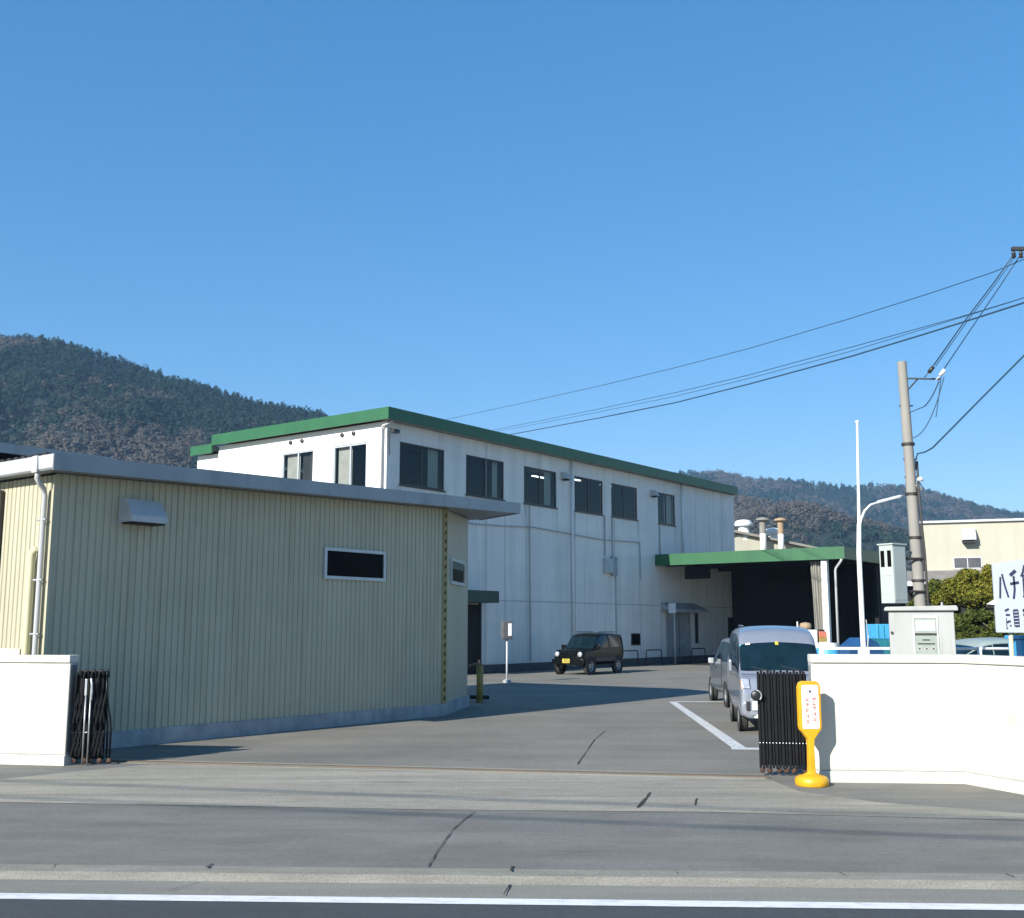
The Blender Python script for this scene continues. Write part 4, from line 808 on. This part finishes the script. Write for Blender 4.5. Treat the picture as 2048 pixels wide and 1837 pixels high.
MB().box(-.18, .18, -.2, .2, 1.262, 1.42).build('orange_carton', 'yellow_post', rb, bevel=.02)
MB().box(-.17, .17, -.2, .2, 1.422, 1.68).build('red_carton', 'red_box', rb, bevel=.02)
MB().box(-.12, .12, -.15, .15, 1.682, 1.76).build('dark_lid', 'black_matt', rb, bevel=.02)
tb = thing('blue_sheet_stack', 'goods under a crumpled dark blue sheet between the white posts', 'goods', (13.75, 44.5, 0), 20)
b = MB(); b.prism([(-.9, 0), (.9, 0), (.85, .9), (.55, 1.28), (.1, 1.45), (-.4, 1.12), (-.85, 1.0)], -.6, .6, 'y'); b.build('sheet', 'blue_tarp', tb, bevel=.06)
cr = thing('crate_stack', 'light blue crate on a teal crate left of the white cabinet', 'crates', (15.55, 46.0, 0), 8)
b = MB(); b.box(-.75, .75, -.5, .5, 1.38, 1.98); b.build('light_blue_crate', 'blue_light', cr, bevel=.03)
b = MB(); b.box(-.72, .72, -.5, .5, .02, 1.37); b.build('teal_crate', 'teal_crate', cr, bevel=.03)
b = MB()
for i in range(6): b.box(-.70 + i * .25, -.66 + i * .25, -.51, -.501, 1.42, 1.94)
b.build('crate_rib', 'teal_crate', cr)
dm = thing('blue_drum', 'small blue and white drum behind the end of the right wall', 'drum', (8.0, 28.3, 0), 0)
b = MB(); b.lathe([(.01, 0), (.26, 0), (.28, .05), (.28, 1.28), (.26, 1.33), (.01, 1.33)], (0, 0, .0), 20); b.build('drum_body', 'blue_light', dm, 40)
b = MB(); b.lathe([(.01, 0), (.27, 0), (.27, .12), (.01, .14)], (0, 0, 1.332), 20); b.build('drum_lid', 'sign_white', dm, 40)

# ------------------------------------------------------------------ trees by the right edge
def leaves_mesh(name, P, Nn, size, tint, m, parent=None, aspect=1.6):
    n = len(P); a = rng.normal(size=(n, 3)); a -= Nn * (a * Nn).sum(1)[:, None]; a /= np.linalg.norm(a, axis=1)[:, None] + 1e-9; c = np.cross(Nn, a)
    s = size * rng.uniform(.6, 1.4, n)[:, None]
    V = np.empty((n, 3, 3)); V[:, 0] = P - a * s * .5; V[:, 1] = P + a * s * .5; V[:, 2] = P + c * s * aspect * .8
    me = bpy.data.meshes.new(name); me.vertices.add(3 * n); me.vertices.foreach_set('co', V.reshape(-1).astype(np.float32))
    me.loops.add(3 * n); me.loops.foreach_set('vertex_index', np.arange(3 * n, dtype=np.int32)); me.polygons.add(n)
    me.polygons.foreach_set('loop_start', np.arange(0, 3 * n, 3, dtype=np.int32)); me.polygons.foreach_set('loop_total', np.full(n, 3, dtype=np.int32))
    at = me.attributes.new('tint', 'FLOAT', 'FACE'); at.data.foreach_set('value', np.clip(tint, 0, 1).astype(np.float32)); me.update(calc_edges=True); me.validate()
    me.materials.append(M[m]); o = bpy.data.objects.new(name, me); COL.objects.link(o)
    if parent: o.parent = parent
    return o
def garden_tree(label, loc, pads, m, nleaf, size, trunk):
    t = thing('garden_pine', label, 'tree', loc)
    b = MB(); b.tube(trunk, .13, 9, .05)
    for (c, r, k) in pads:
        j = min(len(trunk) - 1, max(1, int(len(trunk) * c[2] / trunk[-1][2]) - 1)); b.tube([trunk[j], ((trunk[j][0] + c[0]) / 2, (trunk[j][1] + c[1]) / 2, (trunk[j][2] + c[2]) / 2 - .05), (c[0], c[1], c[2] - r[2] * .5)], .045, 6, .015)
    b.build('trunk', 'bark', t, True)
    PP, NN, TT = [], [], []
    for (c, r, k) in pads:
        n = int(nleaf * k); d = rng.normal(size=(n, 3)); d /= np.linalg.norm(d, axis=1)[:, None]
        rad = rng.uniform(.45, 1.08, n) ** .6; lump = np.array([.82 + .30 * mnoise.noise(Vector(q * 2.6) + Vector(c) * 3) for q in d])
        p = d * np.array(r) * (rad * lump)[:, None] + np.array(c)
        nn = d * .55 + rng.normal(size=(n, 3)) * .6 + np.array((0, 0, .3)); nn /= np.linalg.norm(nn, axis=1)[:, None]
        PP.append(p); NN.append(nn); TT.append(.45 + rng.normal(0, .17, n) + .25 * np.array([mnoise.noise(Vector(q * 1.7)) for q in p]))
    leaves_mesh('crown', np.concatenate(PP), np.concatenate(NN), size, np.concatenate(TT), m, t); return t
garden_tree('large lumpy yellow-green garden tree left of the signboard', (14.62, 35.2, 0),
            [((-.45, 0, 3.02), (.62, .6, .50), 1), ((.35, .1, 3.12), (.62, .6, .50), 1), ((-.05, -.25, 2.78), (.72, .6, .36), .9), ((.82, .1, 2.95), (.42, .5, .48), .7), ((-.92, .1, 2.75), (.34, .4, .30), .45), ((-.05, 0, 3.50), (.34, .4, .22), .35), ((.62, 0, 3.62), (.26, .3, .22), .3), ((1.15, 0, 2.55), (.35, .4, .28), .4), ((-.35, -.2, 3.42), (.22, .3, .2), .2)], 'leaf_yellow', 5200, .062,
            [(0, 0, 0), (.05, 0, .8), (-.05, 0, 1.6), (.05, 0, 2.4), (.1, 0, 3.0)])
garden_tree('smaller dark olive tree between the concrete pole and the large tree', (14.1, 36.8, 0),
            [((-.35, 0, 2.98), (.42, .5, .34), 1), ((.25, 0, 2.85), (.45, .5, .36), 1), ((-.60, 0, 2.55), (.36, .4, .28), .7), ((.45, 0, 2.45), (.36, .4, .24), .6), ((-.05, 0, 3.25), (.26, .3, .2), .3)], 'leaf_green', 3800, .065,
            [(0, 0, 0), (0, 0, .8), (.05, 0, 1.6), (0, 0, 2.5)])
garden_tree('low green clipped tree under the large yellow-green tree', (14.55, 33.6, 0),
            [((.28, 0, 1.82), (.50, .45, .34), 1), ((.72, 0, 1.55), (.36, .4, .34), .7), ((.1, .1, 1.25), (.7, .6, .36), 1), ((-.38, .1, 1.5), (.30, .4, .28), .5), ((.9, 0, 1.15), (.4, .4, .3), .5), ((-.15, .7, 2.2), (.55, .4, .22), .35), ((.75, .7, 2.15), (.6, .4, .25), .4), ((.2, .9, 1.8), (1.0, .4, .4), .5)], 'leaf_green', 4200, .06,
            [(0, 0, 0), (0, 0, .6), (.02, 0, 1.2), (0, 0, 1.7)])
garden_tree('small olive shrub right behind the white cabinet under the dark tree', (13.45, 33.2, 0),
            [((-.05, 0, 1.95), (.36, .4, .30), .8), ((.05, 0, 1.5), (.42, .4, .36), 1), ((-.3, 0, 1.25), (.36, .4, .3), .7), ((.15, 0, 1.05), (.45, .4, .3), .7)], 'leaf_green', 3600, .06,
            [(0, 0, 0), (0, 0, .6), (.02, 0, 1.2), (0, 0, 1.7)])
# ------------------------------------------------------------------ wooded hills
def interp(xs, ys, x): return np.interp(x, xs, ys)
def hill(name, xs, zs, yr, yb, label, ntree, th, brown, seed, flo, drop=5.):
    xs = np.array(xs); zs = np.array(zs) - drop
    def H(x, y):
        r = interp(xs, zs, x)
        t = np.clip((y - yb) / (yr - yb), 0, None); f = np.where(t <= 1, t ** 1.05, np.clip(1 - (t - 1) * 1.2, 0, 1))
        v = np.array([mnoise.noise(Vector((a * .012 + seed, c * .009, 0))) + .5 * mnoise.noise(Vector((a * .03 + seed, c * .025, 3.))) for a, c in zip(np.ravel(x), np.ravel(y))]).reshape(np.shape(x))
        fall = np.sin(np.clip(t, 0, 1) * math.pi)
        return np.maximum(r * f + v * 22 * fall, -.3)
    gx, gy = np.meshgrid(np.linspace(xs[0], xs[-1], 90), np.concatenate([np.linspace(yb, yr, 40), np.linspace(yr, yr + (yr - yb) * .85, 12)[1:]]))
    gz = H(gx, gy); nr, nc = gx.shape; b = MB(); b.v = [tuple(p) for p in np.stack([gx.ravel(), gy.ravel(), gz.ravel()], 1)]
    b.f = [(r * nc + c, r * nc + c + 1, (r + 1) * nc + c + 1, (r + 1) * nc + c) for r in range(nr - 1) for c in range(nc - 1)]
    struct(b.build(name, 'hill_soil', None, True))
    n = ntree; x = rng.uniform(xs[0] + 5, xs[-1] - 5, n); t = rng.uniform(0, 1.03, n) ** .8; y = yb + (yr - yb) * t; z = H(x, y); keep = z > 2.; x, y, z = x[keep], y[keep], z[keep]; n = len(x)
    bn = np.array([brown(a, c, e) + .55 * mnoise.noise(Vector((a * .016 + seed, e * .03, c * .01))) + .35 * mnoise.noise(Vector((a * .05, e * .07, seed))) for a, c, e in zip(x, y, z)])
    dec = bn + rng.normal(0, .10, n) > .0
    hgt = th * rng.uniform(.7, 1.35, n) * np.where(dec, .95, 1.1); wid = th * rng.uniform(.34, .58, n) * np.where(dec, 1.15, .9)
    K = 40; PP = np.repeat(np.stack([x, y, z], 1), K, 0); d = rng.normal(size=(n * K, 3)); d /= np.linalg.norm(d, axis=1)[:, None]; d *= (rng.uniform(.3, 1, n * K) ** .5)[:, None]
    D = np.repeat(dec, K); hh = np.repeat(hgt, K); ww = np.repeat(wid, K)
    zz = .5 + .5 * d[:, 2]; taper = np.where(D, 1., 1.15 - .95 * zz)
    PP[:, 0] += d[:, 0] * ww * taper; PP[:, 1] += d[:, 1] * ww * taper; PP[:, 2] += hh * (.15 + .85 * zz)
    nn = d * .75 + rng.normal(size=d.shape) * .22 + np.array((0, -.25, .45)); nn /= np.linalg.norm(nn, axis=1)[:, None]
    tt = np.where(dec, .72 + rng.normal(0, .10, n) + .5 * np.clip(bn, 0, .3), .24 + rng.normal(0, .08, n) + .35 * np.array([mnoise.noise(Vector((a * .022, seed + 5, e * .04))) for a, e in zip(x, z)])); tt = np.where(dec, np.clip(tt, .55, 1), np.clip(tt, 0, .52))
    if seed < 5: olive = (z < 108 + 18 * np.sin(x * .05)) & (x < -262); tt = np.where(olive, .50 + rng.normal(0, .05, n), tt)
    tint = np.repeat(tt, K) + rng.normal(0, .03, n * K)
    o = leaves_mesh('forest', PP, nn, th * .23, tint, 'forest', None, 1.2); tag(o, label, 'forest', None, 'stuff')
def brL(x, y, z):
    a = .75 * math.exp(-((x + 205) / 62) ** 2 - ((z - 84) / 42) ** 2) + .7 * math.exp(-((x + 345) / 45) ** 2 - ((z - 178) / 20) ** 2) + .4 * math.exp(-((x + 280) / 50) ** 2 - ((z - 120) / 30) ** 2)
    return a * 1.35 - .62
hill('hill', [-620, -480, -400, -335, -302, -264, -240, -219, -190, -160, -124, -60, 40, 140], [150, 172, 186, 192, 191, 179.5, 171, 164.5, 156, 147.8, 141, 112, 60, 10], 700, 300,
     'steep wooded hillside with dark conifers and bare brown trees at the left', 27000, 5.2, brL, 3., 0, 5.5)
def brR(x, y, z): return -.20 + .35 * math.exp(-((x - 300) / 90) ** 2 - ((z - 85) / 30) ** 2) + .35 * math.exp(-((x - 200) / 60) ** 2 - ((z - 150) / 18) ** 2) + .35 * math.exp(-((x - 430) / 60) ** 2 - ((z - 125) / 20) ** 2)
hill('hill', [-150, 20, 113, 229, 267, 306, 344, 434, 459, 498, 530, 580, 624, 654, 750, 1000], [150, 178, 189, 202, 203.3, 196, 192.3, 182.6, 186.5, 184.5, 179.5, 163.2, 151.6, 147.1, 137.5, 110], 1400, 900,
     'long far wooded ridge in blue haze at the right', 17000, 8.5, lambda x, y, z: brR(x * .786, y, z * .786), 11., 0, 9.5)
hill('hill', [-60, 60, 95, 129, 157, 177, 197, 224, 251, 285, 331, 420], [70, 88, 93.5, 97, 93.5, 89, 82, 73, 62.6, 50.6, 40.5, 20], 750, 420,
     'nearer olive and brown wooded spur below the hazy right-hand ridge', 9000, 5.6, lambda x, y, z: -.02 + .3 * math.exp(-((z - 66) / 16) ** 2), 23., 0, 6.)
# ------------------------------------------------------------------ air
HAZE = 0.00019
if HAZE:
    b = MB(); b.box(-900, 1200, -40, 2100, -1.2, 235); hz = b.build('haze', 'interior')
    hm = bpy.data.materials.new('haze_air'); hm.use_nodes = True; nt = hm.node_tree; nt.nodes.clear()
    o_ = nt.nodes.new('ShaderNodeOutputMaterial'); pv = nt.nodes.new('ShaderNodeVolumePrincipled')
    pv.inputs['Color'].default_value = (.36, .64, 1., 1); pv.inputs['Density'].default_value = HAZE; pv.inputs['Anisotropy'].default_value = .0
    nt.links.new(pv.outputs[0], o_.inputs['Volume']); hz.data.materials.clear(); hz.data.materials.append(hm); hz['kind'] = 'stuff'; hz['label'] = 'thin bluish air over the whole place'; hz['category'] = 'haze'

# ------------------------------------------------------------------ light, sky, camera
EL, AZ = R(27.), R(50.5)
d = Vector((math.cos(EL) * math.cos(AZ), math.cos(EL) * math.sin(AZ), -math.sin(EL)))
su = bpy.data.lights.new('sun', 'SUN'); su.energy = 5.0; su.angle = R(.53); su.color = (1., .945, .86)
so = bpy.data.objects.new('sun', su); COL.objects.link(so); so.rotation_euler = d.to_track_quat('-Z', 'Y').to_euler(); so.location = (-20, -20, 30)
w = bpy.data.worlds.new('World'); scene.world = w; w.use_nodes = True; nt = w.node_tree; bg = nt.nodes['Background']
sk = nt.nodes.new('ShaderNodeTexSky'); sk.sky_type = 'NISHITA'; sk.sun_disc = False; sk.sun_elevation = EL; sk.sun_rotation = math.atan2(-d.x, -d.y); sk.altitude = 3000; sk.air_density = 1.0; sk.dust_density = .7; sk.ozone_density = 1.2
hs = nt.nodes.new('ShaderNodeHueSaturation'); hs.inputs['Saturation'].default_value = 2.0; hs.inputs['Hue'].default_value = .503; hs.inputs['Value'].default_value = 2.
ga = nt.nodes.new('ShaderNodeGamma'); ga.inputs['Gamma'].default_value = .5
nt.links.new(sk.outputs['Color'], ga.inputs['Color']); nt.links.new(ga.outputs['Color'], hs.inputs['Color']); nt.links.new(hs.outputs['Color'], bg.inputs['Color']); bg.inputs['Strength'].default_value = .117
cam = bpy.data.cameras.new('camera'); co = bpy.data.objects.new('camera', cam); COL.objects.link(co)
cam.sensor_fit = 'HORIZONTAL'; cam.sensor_width = 36; cam.lens = 2200 / 2048 * 36; cam.clip_end = 6000; cam.clip_start = .1
co.location = (0, 0, 1.85); co.rotation_euler = (R(90 + 8.696), 0, 0); scene.camera = co
scene.view_settings.view_transform = 'Standard'; scene.view_settings.look = 'None'; scene.view_settings.gamma = 1; scene.view_settings.exposure = .75
scene.cycles.max_bounces = 8; scene.cycles.transparent_max_bounces = 12; scene.cycles.volume_bounces = 0
